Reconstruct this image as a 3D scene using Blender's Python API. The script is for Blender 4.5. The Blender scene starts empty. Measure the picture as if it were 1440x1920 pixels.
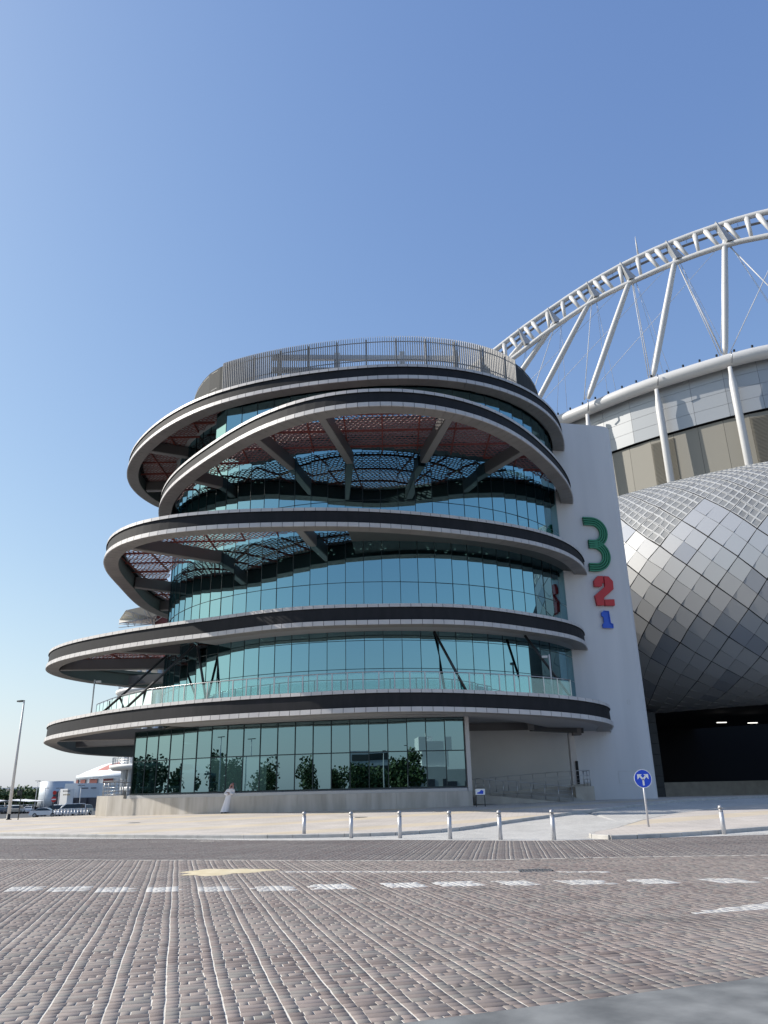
import bpy, bmesh, math, random
import numpy as np
from mathutils import Vector, Matrix
random.seed(7); RNG = np.random.default_rng(7)
S = bpy.context.scene
COL = S.collection
R_ = math.radians

# ------------------------------------------------------------------ camera, world, sun, exposure
TH, RHO, EYE = R_(20.13), 0.022, 1.55
fw = Vector((0, math.cos(TH), math.sin(TH))); u0 = Vector((0, -math.sin(TH), math.cos(TH))); r0 = Vector((1, 0, 0))
rt = r0*math.cos(RHO) - u0*math.sin(RHO); up = u0*math.cos(RHO) + r0*math.sin(RHO)
cam = bpy.data.objects.new('camera', bpy.data.cameras.new('camera')); COL.objects.link(cam)
M = Matrix((rt, up, -fw)).transposed().to_4x4(); M.translation = Vector((0, 0, EYE)); cam.matrix_world = M
cam.data.sensor_fit = 'VERTICAL'; cam.data.sensor_height = 36; cam.data.lens = 1443/1920*36
cam.data.clip_start = .1; cam.data.clip_end = 9000
S.camera = cam
SUN_EL = R_(36); SUN_DIR = Vector((-.990*math.cos(SUN_EL), .139*math.cos(SUN_EL), math.sin(SUN_EL)))
W = bpy.data.worlds.new('World'); S.world = W; W.use_nodes = True
nt = W.node_tree; bg = nt.nodes['Background']
sky = nt.nodes.new('ShaderNodeTexSky'); sky.sky_type = 'NISHITA'; sky.sun_disc = False
sky.sun_elevation = SUN_EL; sky.sun_rotation = math.atan2(SUN_DIR.x, SUN_DIR.y)
sky.air_density = 1.0; sky.dust_density = 1.0; sky.ozone_density = 1.5; sky.altitude = 0
# camera-like response of the sky: one power law per colour channel over the whole dome
sep = nt.nodes.new('ShaderNodeSeparateColor'); com = nt.nodes.new('ShaderNodeCombineColor'); nt.links.new(sky.outputs[0], sep.inputs[0])
for c, (ga, k) in enumerate(((.88, .190), (.82, .2228), (.56, .354))):
    pw = nt.nodes.new('ShaderNodeMath'); pw.operation = 'POWER'; pw.inputs[1].default_value = ga; nt.links.new(sep.outputs[c], pw.inputs[0])
    ml = nt.nodes.new('ShaderNodeMath'); ml.operation = 'MULTIPLY'; ml.inputs[1].default_value = k/(.14*2**.45); nt.links.new(pw.outputs[0], ml.inputs[0]); nt.links.new(ml.outputs[0], com.inputs[c])
# pale dust haze low over the horizon, as bright as the sky behind it, all the way round
def wm(op, a, b=None, clamp=False):
    m = nt.nodes.new('ShaderNodeMath'); m.operation = op; m.use_clamp = clamp
    for i, v in enumerate((a, b)):
        if v is None: continue
        if isinstance(v, (int, float)): m.inputs[i].default_value = v
        else: nt.links.new(v, m.inputs[i])
    return m.outputs[0]
tcw = nt.nodes.new('ShaderNodeTexCoord'); sx = nt.nodes.new('ShaderNodeSeparateXYZ'); nt.links.new(tcw.outputs['Generated'], sx.inputs[0])
hf = wm('MULTIPLY', wm('EXPONENT', wm('MULTIPLY', wm('MAXIMUM', sx.outputs[2], 0.0), -7.0)), .93, True)
s2 = nt.nodes.new('ShaderNodeSeparateColor'); nt.links.new(com.outputs[0], s2.inputs[0])
lum = wm('MULTIPLY', wm('POWER', wm('DIVIDE', s2.outputs[1], 4.87), .55), 3.80)
ch = nt.nodes.new('ShaderNodeCombineColor')
for c, k in enumerate((.94, 1.0, 1.10)): nt.links.new(wm('MULTIPLY', lum, k), ch.inputs[c])
mxw = nt.nodes.new('ShaderNodeMix'); mxw.data_type = 'RGBA'; nt.links.new(hf, mxw.inputs[0]); nt.links.new(com.outputs[0], mxw.inputs[6]); nt.links.new(ch.outputs[0], mxw.inputs[7])
nt.links.new(mxw.outputs[2], bg.inputs[0]); bg.inputs[1].default_value = .14
sun = bpy.data.objects.new('sun', bpy.data.lights.new('sun', 'SUN')); COL.objects.link(sun)
sun.data.energy = 4.2; sun.data.angle = R_(.53); sun.data.color = (1, .94, .85)
sun.rotation_euler = SUN_DIR.to_track_quat('Z', 'Y').to_euler()
S.view_settings.view_transform = 'Standard'; S.view_settings.look = 'None'
S.view_settings.exposure = 0.45; S.view_settings.gamma = 1; S.view_settings.use_curve_mapping = False
S.cycles.max_bounces = 8; S.cycles.transparent_max_bounces = 12

# ------------------------------------------------------------------ materials
def mat(name, col, rough=.6, metal=0, noise=None, bump=0, emit=None, spec=.5, coat=0):
    m = bpy.data.materials.new(name); m.use_nodes = True
    n = m.node_tree.nodes; l = m.node_tree.links; b = n['Principled BSDF']
    b.inputs['Base Color'].default_value = (*col, 1); b.inputs['Roughness'].default_value = rough
    b.inputs['Metallic'].default_value = metal; b.inputs['Specular IOR Level'].default_value = spec
    b.inputs['Coat Weight'].default_value = coat
    if noise:
        col2, scale = noise[0], noise[1]
        tc = n.new('ShaderNodeTexCoord'); mp = n.new('ShaderNodeMapping')
        mp.inputs['Scale'].default_value = noise[2] if len(noise) > 2 else (1, 1, 1)
        no = n.new('ShaderNodeTexNoise'); no.inputs['Scale'].default_value = scale; no.inputs['Detail'].default_value = 6
        cr = n.new('ShaderNodeValToRGB'); cr.color_ramp.elements[0].position = .32; cr.color_ramp.elements[1].position = .68
        cr.color_ramp.elements[0].color = (*col, 1); cr.color_ramp.elements[1].color = (*col2, 1)
        l.new(tc.outputs['Object'], mp.inputs[0]); l.new(mp.outputs[0], no.inputs[0])
        l.new(no.outputs[0], cr.inputs[0]); l.new(cr.outputs[0], b.inputs['Base Color'])
        if bump:
            bp = n.new('ShaderNodeBump'); bp.inputs['Strength'].default_value = bump; bp.inputs['Distance'].default_value = .02
            l.new(no.outputs[0], bp.inputs['Height']); l.new(bp.outputs[0], b.inputs['Normal'])
    if emit:
        b.inputs['Emission Color'].default_value = (*emit[0], 1); b.inputs['Emission Strength'].default_value = emit[1]
    return m

def glass_mat(name, tint, through=.12, inner=(.25, .5, .5), rough=.0, wav=0.0):
    """reflective solar glass: tinted mirror over a little see-through"""
    m = bpy.data.materials.new(name); m.use_nodes = True
    n = m.node_tree.nodes; l = m.node_tree.links; n.remove(n['Principled BSDF'])
    g = n.new('ShaderNodeBsdfGlossy'); g.inputs['Color'].default_value = (*tint, 1); g.inputs['Roughness'].default_value = rough
    t = n.new('ShaderNodeBsdfTransparent'); t.inputs['Color'].default_value = (*inner, 1)
    fr = n.new('ShaderNodeLayerWeight'); fr.inputs[0].default_value = .25
    mr = n.new('ShaderNodeMapRange'); mr.inputs[3].default_value = 1-through; mr.inputs[4].default_value = 1
    mx = n.new('ShaderNodeMixShader')
    l.new(fr.outputs['Fresnel'], mr.inputs[0]); l.new(mr.outputs[0], mx.inputs[0])
    l.new(t.outputs[0], mx.inputs[1]); l.new(g.outputs[0], mx.inputs[2]); l.new(mx.outputs[0], n['Material Output'].inputs[0])
    if wav:
        tc = n.new('ShaderNodeTexCoord'); no = n.new('ShaderNodeTexNoise'); no.inputs['Scale'].default_value = .55; no.inputs['Detail'].default_value = 1
        bp = n.new('ShaderNodeBump'); bp.inputs['Strength'].default_value = wav; bp.inputs['Distance'].default_value = .02
        l.new(tc.outputs['Object'], no.inputs[0]); l.new(no.outputs[0], bp.inputs['Height']); l.new(bp.outputs[0], g.inputs['Normal'])
    return m

MT = {}
MT['band'] = mat('dark_band_cladding', (.012, .013, .016), .7, noise=((.018, .018, .022), 2.5, (1, 1, .3)), spec=.25)
MT['trim'] = mat('light_metal_trim', (.44, .42, .42), .5, 0, noise=((.52, .50, .49), .9))
MT['soffit'] = mat('soffit_metal_panel', (.20, .188, .18), .55, 0, noise=((.25, .235, .225), .7))
MT['inner'] = mat('ring_inner_cladding', (.075, .08, .078), .6)
MT['ceil'] = mat('ceiling_render', (.30, .30, .31), .7)
MT['glass'] = glass_mat('upper_solar_glass', (.25, .435, .485), .10, (.2, .42, .42), wav=.012)
MT['glass_low'] = glass_mat('ground_floor_glass', (.215, .335, .36), .12, (.25, .5, .48), wav=.05)
MT['clear'] = glass_mat('clear_balustrade_glass', (.8, .95, .95), .90, (.80, .93, .92))
MT['mull'] = mat('mullion', (.015, .03, .035), .4, .3)
MT['core'] = mat('interior_dark', (.05, .06, .06), .9)
MT['slab'] = mat('interior_slab', (.25, .25, .24), .9)
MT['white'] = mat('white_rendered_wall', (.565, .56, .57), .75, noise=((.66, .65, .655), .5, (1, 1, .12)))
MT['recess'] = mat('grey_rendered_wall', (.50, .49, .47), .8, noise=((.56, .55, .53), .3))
MT['marble'] = mat('veined_stone_plinth', (.36, .33, .29), .45, noise=((.50, .47, .43), 1.1, (2.2, 2.2, .35)))
MT['sill'] = mat('sill_metal', (.42, .42, .43), .4, .4)
MT['concrete'] = mat('concrete', (.34, .31, .27), .85, noise=((.43, .40, .35), 1.5), bump=.3)
MT['steel'] = mat('brushed_steel', (.45, .45, .46), .3, .8)
MT['dsteel'] = mat('dark_painted_steel', (.03, .032, .036), .4, .3)
MT['beam'] = mat('beam_cladding', (.105, .10, .10), .5, .2)
MT['beam_lt'] = mat('beam_underside', (.26, .245, .24), .5, .2)
MT['red'] = mat('rust_red_steel', (.16, .035, .028), .6, noise=((.20, .05, .035), 2))
MT['lattice'] = mat('lattice_screen', (.20, .095, .095), .6)
MT['fin'] = mat('louvre_fin', (.33, .325, .32), .6)
MT['screenpanel'] = mat('screen_panel', (.04, .043, .045), .75, spec=.2)
MT['wpaint'] = mat('white_painted_steel', (.56, .555, .55), .42)
MT['clad'] = mat('metal_cladding', (.36, .37, .38), .38, .35)
MT['louvre'] = mat('louvre_cladding', (.24, .225, .19), .6)
MT['skin'] = mat('skin_panel', (.50, .50, .497), .42, .5)
MT['skin2'] = mat('skin_panel_dull', (.37, .385, .415), .42, .5)
MT['lat_bar'] = mat('skin_screen_bar', (.50, .50, .49), .5, .2)
MT['lat_gl'] = mat('skin_screen_infill', (.24, .24, .235), .4, .3, noise=((.33, .33, .32), .5))
MT['joint'] = mat('joint_shadow', (.008, .008, .01), .8)
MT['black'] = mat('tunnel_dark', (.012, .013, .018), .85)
MT['tunnel'] = mat('tunnel_panel', (.035, .04, .045), .55, .2)
MT['asphalt'] = mat('asphalt', (.055, .056, .06), .9, noise=((.085, .086, .09), 3), bump=.3)
MT['asph2'] = mat('worn_asphalt_apron', (.105, .11, .112), .9, noise=((.22, .225, .222), 2.2), bump=.6)
MT['kerb'] = mat('kerb_concrete', (.40, .385, .36), .85, noise=((.52, .50, .47), 2.5), bump=.3)
MT['green'] = mat('green_sign_paint', (.02, .20, .10), .4)
MT['sred'] = mat('red_sign_paint', (.50, .02, .025), .4)
MT['sblue'] = mat('blue_sign_paint', (.02, .10, .55), .4)
MT['sgrn_d'] = mat('dark_green_groove', (.008, .06, .035), .6)
MT['bollard'] = mat('galvanised_bollard', (.50, .50, .52), .4, .35)
MT['bollcap'] = mat('bollard_cap', (.38, .37, .37), .35, .5)
MT['cloth'] = mat('white_cotton', (.78, .77, .80), .85)
MT['skin_h'] = mat('skin', (.33, .18, .11), .6)
MT['shoe'] = mat('black_leather', (.012, .01, .012), .5)
MT['leaf'] = mat('foliage', (.03, .06, .018), .7, noise=((.08, .13, .04), 1.4))
MT['bark'] = mat('bark', (.12, .09, .06), .9)
MT['sblk'] = mat('rubber', (.015, .015, .016), .8)
MT['carw'] = mat('white_car_paint', (.75, .75, .76), .25, coat=.6)
MT['card'] = mat('dark_car_paint', (.05, .06, .08), .25, coat=.6)
MT['cars'] = mat('silver_car_paint', (.5, .5, .52), .25, .4, coat=.6)
MT['carb'] = mat('beige_car_paint', (.5, .44, .36), .3, coat=.6)
MT['cwin'] = mat('car_window', (.02, .03, .035), .08)
MT['farwall'] = mat('pale_metal_wall', (.55, .59, .64), .45, .2, noise=((.62, .66, .70), .15, (1, 1, 6)))
MT['fargrey'] = mat('grey_metal_wall', (.40, .44, .49), .45, .3, noise=((.50, .54, .58), .3, (.2, .2, 6)))
MT['farwhite'] = mat('white_wall', (.75, .74, .73), .7)
MT['fardark'] = mat('dark_opening', (.06, .06, .075), .4)
MT['farred'] = mat('dark_red_panel', (.14, .028, .025), .6)
MT['roofw'] = mat('white_roof', (.80, .79, .77), .6)
MT['roofr'] = mat('pink_red_roof', (.50, .20, .16), .6)
MT['membrane'] = mat('cream_membrane', (.70, .66, .58), .7)
MT['lampw'] = mat('lamp_glow', (.9, .9, .85), .5, emit=((1, .97, .9), 1.3))
MT['sandm'] = mat('spilled_sand', (.56, .47, .30), .95, noise=((.66, .57, .40), 3), bump=.4)
MT['signblue'] = mat('sign_blue', (.01, .07, .60), .35)
MT['signwhite'] = mat('sign_white', (.85, .85, .85), .35)
MT['signred'] = mat('sign_red', (.6, .02, .02), .4)
MT['gold'] = mat('gold_letter', (.45, .33, .14), .4)

def brick_mat(name, c1, c2, c3, dust):
    m = bpy.data.materials.new(name); m.use_nodes = True
    n = m.node_tree.nodes; l = m.node_tree.links; b = n['Principled BSDF']; b.inputs['Roughness'].default_value = .85
    at = n.new('ShaderNodeAttribute'); at.attribute_name = 'tint'; oi = n.new('ShaderNodeObjectInfo')
    ad = n.new('ShaderNodeMath'); ad.operation = 'ADD'; fr = n.new('ShaderNodeMath'); fr.operation = 'FRACT'
    l.new(at.outputs['Fac'], ad.inputs[0]); l.new(oi.outputs['Random'], ad.inputs[1]); l.new(ad.outputs[0], fr.inputs[0])
    cr = n.new('ShaderNodeValToRGB'); e = cr.color_ramp.elements; e[0].color = (*c1, 1); e[1].color = (*c3, 1)
    x = e.new(.5); x.color = (*c2, 1); l.new(fr.outputs[0], cr.inputs[0])
    ge = n.new('ShaderNodeNewGeometry')
    n1 = n.new('ShaderNodeTexNoise'); n1.inputs['Scale'].default_value = .35; n1.inputs['Detail'].default_value = 5
    n2 = n.new('ShaderNodeTexNoise'); n2.inputs['Scale'].default_value = 16; n2.inputs['Detail'].default_value = 4
    l.new(ge.outputs['Position'], n1.inputs[0]); l.new(ge.outputs['Position'], n2.inputs[0])
    r1 = n.new('ShaderNodeMapRange'); r1.inputs[1].default_value = .42; r1.inputs[2].default_value = .72; r1.inputs[4].default_value = .45
    l.new(n1.outputs[0], r1.inputs[0])
    mx = n.new('ShaderNodeMixRGB'); mx.inputs[2].default_value = (*dust, 1); l.new(r1.outputs[0], mx.inputs[0]); l.new(cr.outputs[0], mx.inputs[1])
    r2 = n.new('ShaderNodeMapRange'); r2.inputs[3].default_value = .86; r2.inputs[4].default_value = 1.14; l.new(n2.outputs[0], r2.inputs[0])
    mu = n.new('ShaderNodeMixRGB'); mu.blend_type = 'MULTIPLY'; mu.inputs[0].default_value = 1
    cb = n.new('ShaderNodeCombineColor')
    for i in range(3): l.new(r2.outputs[0], cb.inputs[i])
    l.new(mx.outputs[0], mu.inputs[1]); l.new(cb.outputs[0], mu.inputs[2]); l.new(mu.outputs[0], b.inputs['Base Color'])
    # dark worn bands where tyres roll, and odd stains
    n3 = n.new('ShaderNodeTexNoise'); n3.inputs['Scale'].default_value = .9; n3.inputs['Detail'].default_value = 7; n3.inputs['Distortion'].default_value = .6
    m3 = n.new('ShaderNodeMapping'); m3.inputs['Scale'].default_value = (.28, 1.2, 1); l.new(ge.outputs['Position'], m3.inputs[0]); l.new(m3.outputs[0], n3.inputs[0])
    r3 = n.new('ShaderNodeMapRange'); r3.inputs[1].default_value = .54; r3.inputs[2].default_value = .70; r3.inputs[4].default_value = .42; l.new(n3.outputs[0], r3.inputs[0])
    m4 = n.new('ShaderNodeMixRGB'); m4.inputs[2].default_value = (.085, .08, .078, 1); l.new(r3.outputs[0], m4.inputs[0]); l.new(mu.outputs[0], m4.inputs[1]); l.new(m4.outputs[0], b.inputs['Base Color'])
    bp = n.new('ShaderNodeBump'); bp.inputs['Strength'].default_value = .12; bp.inputs['Distance'].default_value = .004
    l.new(n2.outputs[0], bp.inputs['Height']); l.new(bp.outputs[0], b.inputs['Normal'])
    return m
MT['brick'] = brick_mat('clay_paver', (.15, .118, .108), (.25, .205, .188), (.195, .183, .168), (.32, .285, .255))
MT['brick2'] = brick_mat('grey_paver', (.13, .105, .10), (.165, .14, .135), (.17, .16, .155), (.23, .215, .20))
MT['bpaint'] = brick_mat('painted_paver', (.48, .47, .45), (.56, .55, .53), (.40, .38, .36), (.34, .32, .30))

def paved_mat(name, c1, c2, mortar, bw, rh, scale, ang, stripes=None):
    m = bpy.data.materials.new(name); m.use_nodes = True
    n = m.node_tree.nodes; l = m.node_tree.links; b = n['Principled BSDF']; b.inputs['Roughness'].default_value = .85
    ge = n.new('ShaderNodeNewGeometry'); mp = n.new('ShaderNodeMapping'); mp.inputs['Rotation'].default_value = (0, 0, ang)
    l.new(ge.outputs['Position'], mp.inputs[0])
    br = n.new('ShaderNodeTexBrick'); br.inputs['Scale'].default_value = scale; br.inputs['Brick Width'].default_value = bw
    br.inputs['Row Height'].default_value = rh; br.inputs['Mortar Size'].default_value = .008
    br.inputs['Color1'].default_value = (*c1, 1); br.inputs['Color2'].default_value = (*c2, 1); br.inputs['Mortar'].default_value = (*mortar, 1)
    l.new(mp.outputs[0], br.inputs[0])
    no = n.new('ShaderNodeTexNoise'); no.inputs['Scale'].default_value = .5; no.inputs['Detail'].default_value = 8
    l.new(ge.outputs['Position'], no.inputs[0])
    r2 = n.new('ShaderNodeMapRange'); r2.inputs[3].default_value = .72; r2.inputs[4].default_value = 1.22; l.new(no.outputs[0], r2.inputs[0])
    cb = n.new('ShaderNodeCombineColor')
    for i in range(3): l.new(r2.outputs[0], cb.inputs[i])
    mu = n.new('ShaderNodeMixRGB'); mu.blend_type = 'MULTIPLY'; mu.inputs[0].default_value = 1
    src = br.outputs[0]
    if stripes:
        wv = n.new('ShaderNodeTexWave'); wv.inputs['Scale'].default_value = stripes[1]; wv.inputs['Distortion'].default_value = .4
        mp2 = n.new('ShaderNodeMapping'); mp2.inputs['Rotation'].default_value = (0, 0, stripes[2]); l.new(ge.outputs['Position'], mp2.inputs[0]); l.new(mp2.outputs[0], wv.inputs[0])
        rr = n.new('ShaderNodeMapRange'); rr.inputs[1].default_value = .80; rr.inputs[2].default_value = .86; rr.inputs[4].default_value = .75; l.new(wv.outputs[0], rr.inputs[0])
        ms = n.new('ShaderNodeMixRGB'); ms.inputs[2].default_value = (*stripes[0], 1); l.new(rr.outputs[0], ms.inputs[0]); l.new(src, ms.inputs[1]); src = ms.outputs[0]
    l.new(src, mu.inputs[1]); l.new(cb.outputs[0], mu.inputs[2]); l.new(mu.outputs[0], b.inputs['Base Color'])
    bp = n.new('ShaderNodeBump'); bp.inputs['Strength'].default_value = .4; bp.inputs['Distance'].default_value = .01
    l.new(br.outputs['Fac'], bp.inputs['Height']); bp.invert = True; l.new(bp.outputs[0], b.inputs['Normal'])
    return m
MT['plaza'] = paved_mat('plaza_stone', (.50, .455, .41), (.56, .51, .465), (.34, .31, .28), .6, .3, 1, R_(10), ((.58, .49, .36), .055, R_(62)))
MT['apron'] = paved_mat('grey_block_paving', (.50, .49, .465), (.60, .585, .555), (.30, .29, .28), .2, .1, 1, R_(-14))
MT['sandbed'] = mat('jointing_sand', (.62, .575, .50), .95, noise=((.76, .72, .64), 1.2))
# ------------------------------------------------------------------ helpers
def tag(o, label=None, cat=None, group=None, kind=None):
    if label: o['label'] = label
    if cat: o['category'] = cat
    if group: o['group'] = group
    if kind: o['kind'] = kind
    return o
def empty(name, loc, label, cat, group=None, rz=0):
    o = bpy.data.objects.new(name, None); COL.objects.link(o); o.location = loc; o.rotation_euler = (0, 0, rz)
    o.empty_display_size = .3
    return tag(o, label, cat, group)
def link(name, me, parent=None, kind=None):
    o = bpy.data.objects.new(name, me); COL.objects.link(o)
    if parent is not None: o.parent = parent
    if kind: o['kind'] = kind
    return o
def copy_tree(o, parent=None):
    c = o.copy(); COL.objects.link(c)
    if parent is not None: c.parent = parent
    for ch in o.children: copy_tree(ch, c)
    return c
class MB:
    """collects faces, then links them as one mesh object"""
    def __init__(s): s.v = []; s.f = []; s.m = []; s.sm = []
    def poly(s, pts, mi=0, smooth=False):
        k = len(s.v); s.v += [tuple(p) for p in pts]; s.f.append(tuple(range(k, k+len(pts)))); s.m.append(mi); s.sm.append(smooth); return s
    def add(s, V, F, mi=0, smooth=False):
        k = len(s.v); s.v += [tuple(p) for p in V]
        for f in F: s.f.append(tuple(i+k for i in f)); s.m.append(mi); s.sm.append(smooth)
        return s
    def hexa(s, a, b, mi=0):
        """a: 4 bottom corners, b: 4 top corners"""
        return s.add(list(a)+list(b), [(3, 2, 1, 0), (4, 5, 6, 7), (0, 1, 5, 4), (1, 2, 6, 5), (2, 3, 7, 6), (3, 0, 4, 7)], mi)
    def box(s, c, d, rz=0, mi=0):
        x, y, z = d[0]/2, d[1]/2, d[2]/2; cs, sn = math.cos(rz), math.sin(rz)
        q = [(c[0]+cs*i-sn*j, c[1]+sn*i+cs*j) for i, j in ((-x, -y), (x, -y), (x, y), (-x, y))]
        return s.hexa([(a, b, c[2]-z) for a, b in q], [(a, b, c[2]+z) for a, b in q], mi)
    def beam(s, p, q, w, h, mi=0, upv=(0, 0, 1)):
        p, q = Vector(p), Vector(q); d = (q-p).normalized(); sd = d.cross(Vector(upv))
        if sd.length < 1e-4: sd = d.cross(Vector((1, 0, 0)))
        sd.normalize(); u = sd.cross(d)
        c = [sd*(-w/2)-u*(h/2), sd*(w/2)-u*(h/2), sd*(w/2)+u*(h/2), sd*(-w/2)+u*(h/2)]
        return s.hexa([p+x for x in c], [q+x for x in c], mi)
    def tube(s, pts, r, n=8, mi=0, cap=True, radii=None):
        pts = [Vector(p) for p in pts]; k = len(s.v); L = len(pts); ref = None
        for i, p in enumerate(pts):
            d = (pts[min(i+1, L-1)]-pts[max(i-1, 0)]).normalized()
            if ref is None: ref = d.orthogonal().normalized()
            a = (ref-d*ref.dot(d)).normalized(); b = d.cross(a); ref = a
            rr = radii[i] if radii else r
            for j in range(n):
                t = 2*math.pi*j/n; s.v.append(tuple(p+(a*math.cos(t)+b*math.sin(t))*rr))
        for i in range(L-1):
            for j in range(n):
                s.f.append((k+i*n+j, k+i*n+(j+1) % n, k+(i+1)*n+(j+1) % n, k+(i+1)*n+j)); s.m.append(mi); s.sm.append(True)
        if cap:
            s.f.append(tuple(k+j for j in reversed(range(n)))); s.m.append(mi); s.sm.append(False)
            s.f.append(tuple(k+(L-1)*n+j for j in range(n))); s.m.append(mi); s.sm.append(False)
        return s
    def lathe(s, prof, c=(0, 0, 0), n=16, mi=0, smooth=True):
        k = len(s.v); L = len(prof)
        for r, z in prof:
            for j in range(n):
                t = 2*math.pi*j/n; s.v.append((c[0]+r*math.cos(t), c[1]+r*math.sin(t), c[2]+z))
        for i in range(L-1):
            for j in range(n):
                s.f.append((k+i*n+j, k+i*n+(j+1) % n, k+(i+1)*n+(j+1) % n, k+(i+1)*n+j)); s.m.append(mi); s.sm.append(smooth)
        s.f.append(tuple(k+j for j in reversed(range(n)))); s.m.append(mi); s.sm.append(False)
        s.f.append(tuple(k+(L-1)*n+j for j in range(n))); s.m.append(mi); s.sm.append(False)
        return s
    def prism(s, pts, z0, z1, mi=0):
        """pts: plan outline; z0/z1 numbers or lists"""
        n = len(pts); a = z0 if isinstance(z0, list) else [z0]*n; b = z1 if isinstance(z1, list) else [z1]*n
        V = [(p[0], p[1], a[i]) for i, p in enumerate(pts)]+[(p[0], p[1], b[i]) for i, p in enumerate(pts)]
        F = [tuple(reversed(range(n))), tuple(range(n, 2*n))]+[(i, (i+1) % n, n+(i+1) % n, n+i) for i in range(n)]
        return s.add(V, F, mi)
    def mesh(s, name, mats):
        me = bpy.data.meshes.new(name); me.from_pydata(s.v, [], s.f)
        for x in (mats if isinstance(mats, (list, tuple)) else [mats]): me.materials.append(MT[x])
        me.polygons.foreach_set('material_index', s.m); me.polygons.foreach_set('use_smooth', s.sm); me.update()
        return me
    def build(s, name, mats, parent=None, kind=None):
        return link(name, s.mesh(name, mats), parent, kind)
class Pieces:
    """alike pieces: the nearest become objects of their own, the rest one stuff part"""
    def __init__(s, name, mats, parent, limit): s.n, s.m, s.p, s.l, s.q = name, mats, parent, limit, []
    def add(s, V, F, mi=0, key=None):
        c = sum((Vector(v) for v in V), Vector())/len(V)
        vis = abs(c.x) < .56*c.y+3
        s.q.append(((c.length if vis else 9999) if key is None else key, V, F, mi))
    def done(s, rest=None):
        s.q.sort(key=lambda t: t[0]); out = []
        for k, V, F, mi in s.q[:s.l]:
            out.append(MB().add(V, F, mi).build(s.n, s.m, s.p))
        if len(s.q) > s.l:
            b = MB()
            for k, V, F, mi in s.q[s.l:]: b.add(V, F, mi)
            b.build(rest or s.n, s.m, s.p, 'stuff')
        return out
HEX = [(3, 2, 1, 0), (4, 5, 6, 7), (0, 1, 5, 4), (1, 2, 6, 5), (2, 3, 7, 6), (3, 0, 4, 7)]
def spline(P, step, closed=True):
    """Catmull-Rom through P resampled every `step` metres"""
    P = np.array(P, float); n = len(P); out = []
    rng_ = range(n if closed else n-1)
    for i in rng_:
        g = (lambda j: P[j % n]) if closed else (lambda j: P[min(max(j, 0), n-1)])
        a, b, c, d = g(i-1), g(i), g(i+1), g(i+2)
        for t in np.linspace(0, 1, 12, endpoint=False):
            out.append(.5*(2*b+(c-a)*t+(2*a-5*b+4*c-d)*t*t+(3*b-a-3*c+d)*t**3))
    if not closed: out.append(P[-1])
    out = np.array(out); Q = np.vstack([out, out[:1]]) if closed else out
    s_ = np.r_[0, np.cumsum(np.linalg.norm(np.diff(Q, axis=0), axis=1))]; N = max(2, round(s_[-1]/step))
    t = np.linspace(0, s_[-1], N+1); R = np.column_stack([np.interp(t, s_, Q[:, k]) for k in range(P.shape[1])])
    return R[:-1] if closed else R

# ------------------------------------------------------------------ terrain
def T(x, y):
    x = np.asarray(x, float); y = np.asarray(y, float)
    s = np.clip((y-32)/17, 0, 1.1); t = s*(.58+.011*np.clip(x, -40, 10))
    k = np.clip((y-66)/44, 0, 1); k = k*k*(3-2*k); w = np.clip(-x/15, 0, 1)
    return t+(-.8-t)*k*w
def tz(x, y): return float(T(x, y))
def yb(x): return np.interp(x, [-60, -16.8, -9.3, -3.4, .3, 3.7, 5.5, 12.7, 40], [50, 35.8, 33.6, 31, 29.9, 28.1, 27.4, 28.2, 31])
def ya(x): return 6.42+.377*(x-.45)
def sheet(name, xs, ys, off, m, keep=None):
    X, Y = np.meshgrid(xs, ys); Z = T(X, Y)+off; nx = len(xs)
    V = np.column_stack([X.ravel(), Y.ravel(), Z.ravel()]).tolist(); F = []
    for j in range(len(ys)-1):
        for i in range(nx-1):
            if keep is None or keep((xs[i]+xs[i+1])/2, (ys[j]+ys[j+1])/2):
                F.append((j*nx+i, j*nx+i+1, (j+1)*nx+i+1, (j+1)*nx+i))
    return MB().add(V, F, 0, True).build(name, m, kind='structure')
gx = np.r_[-4000, -1500, -600, -300, -150, -100, np.arange(-70, 71, 3.5), 100, 150, 300, 600, 1500, 4000]
gy = np.r_[-600, -200, -80, -40, 0, 20, np.arange(26, 120, 3.), 150, 300, 600, 1500, 5000]
sheet('ground', gx, gy, -.05, 'asphalt')
# strip meshes between two lines y0(x), y1(x)
def band_sheet(name, xs, y0, y1, ny, off, m, skirt=0):
    V = []; F = []
    for j in range(ny+1):
        for x in xs:
            a, b = float(y0(x)), float(y1(x)); y = a+(b-a)*j/ny; V.append((x, y, tz(x, y)+off))
    n = len(xs)
    for j in range(ny):
        for i in range(n-1): F.append((j*n+i, j*n+i+1, (j+1)*n+i+1, (j+1)*n+i))
    return MB().add(V, F).build(name, m, kind='structure')
road = band_sheet('road', np.arange(-46, 47, 2.), lambda x: min(ya(x)-.6, yb(x)-5), lambda x: yb(x), 90, 0, 'sandbed')
ap = band_sheet('asphalt_patch', np.arange(-46, 47, 2.), lambda x: -12, lambda x: min(ya(x)+.15, 20), 2, .0115, 'asph2')

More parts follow.
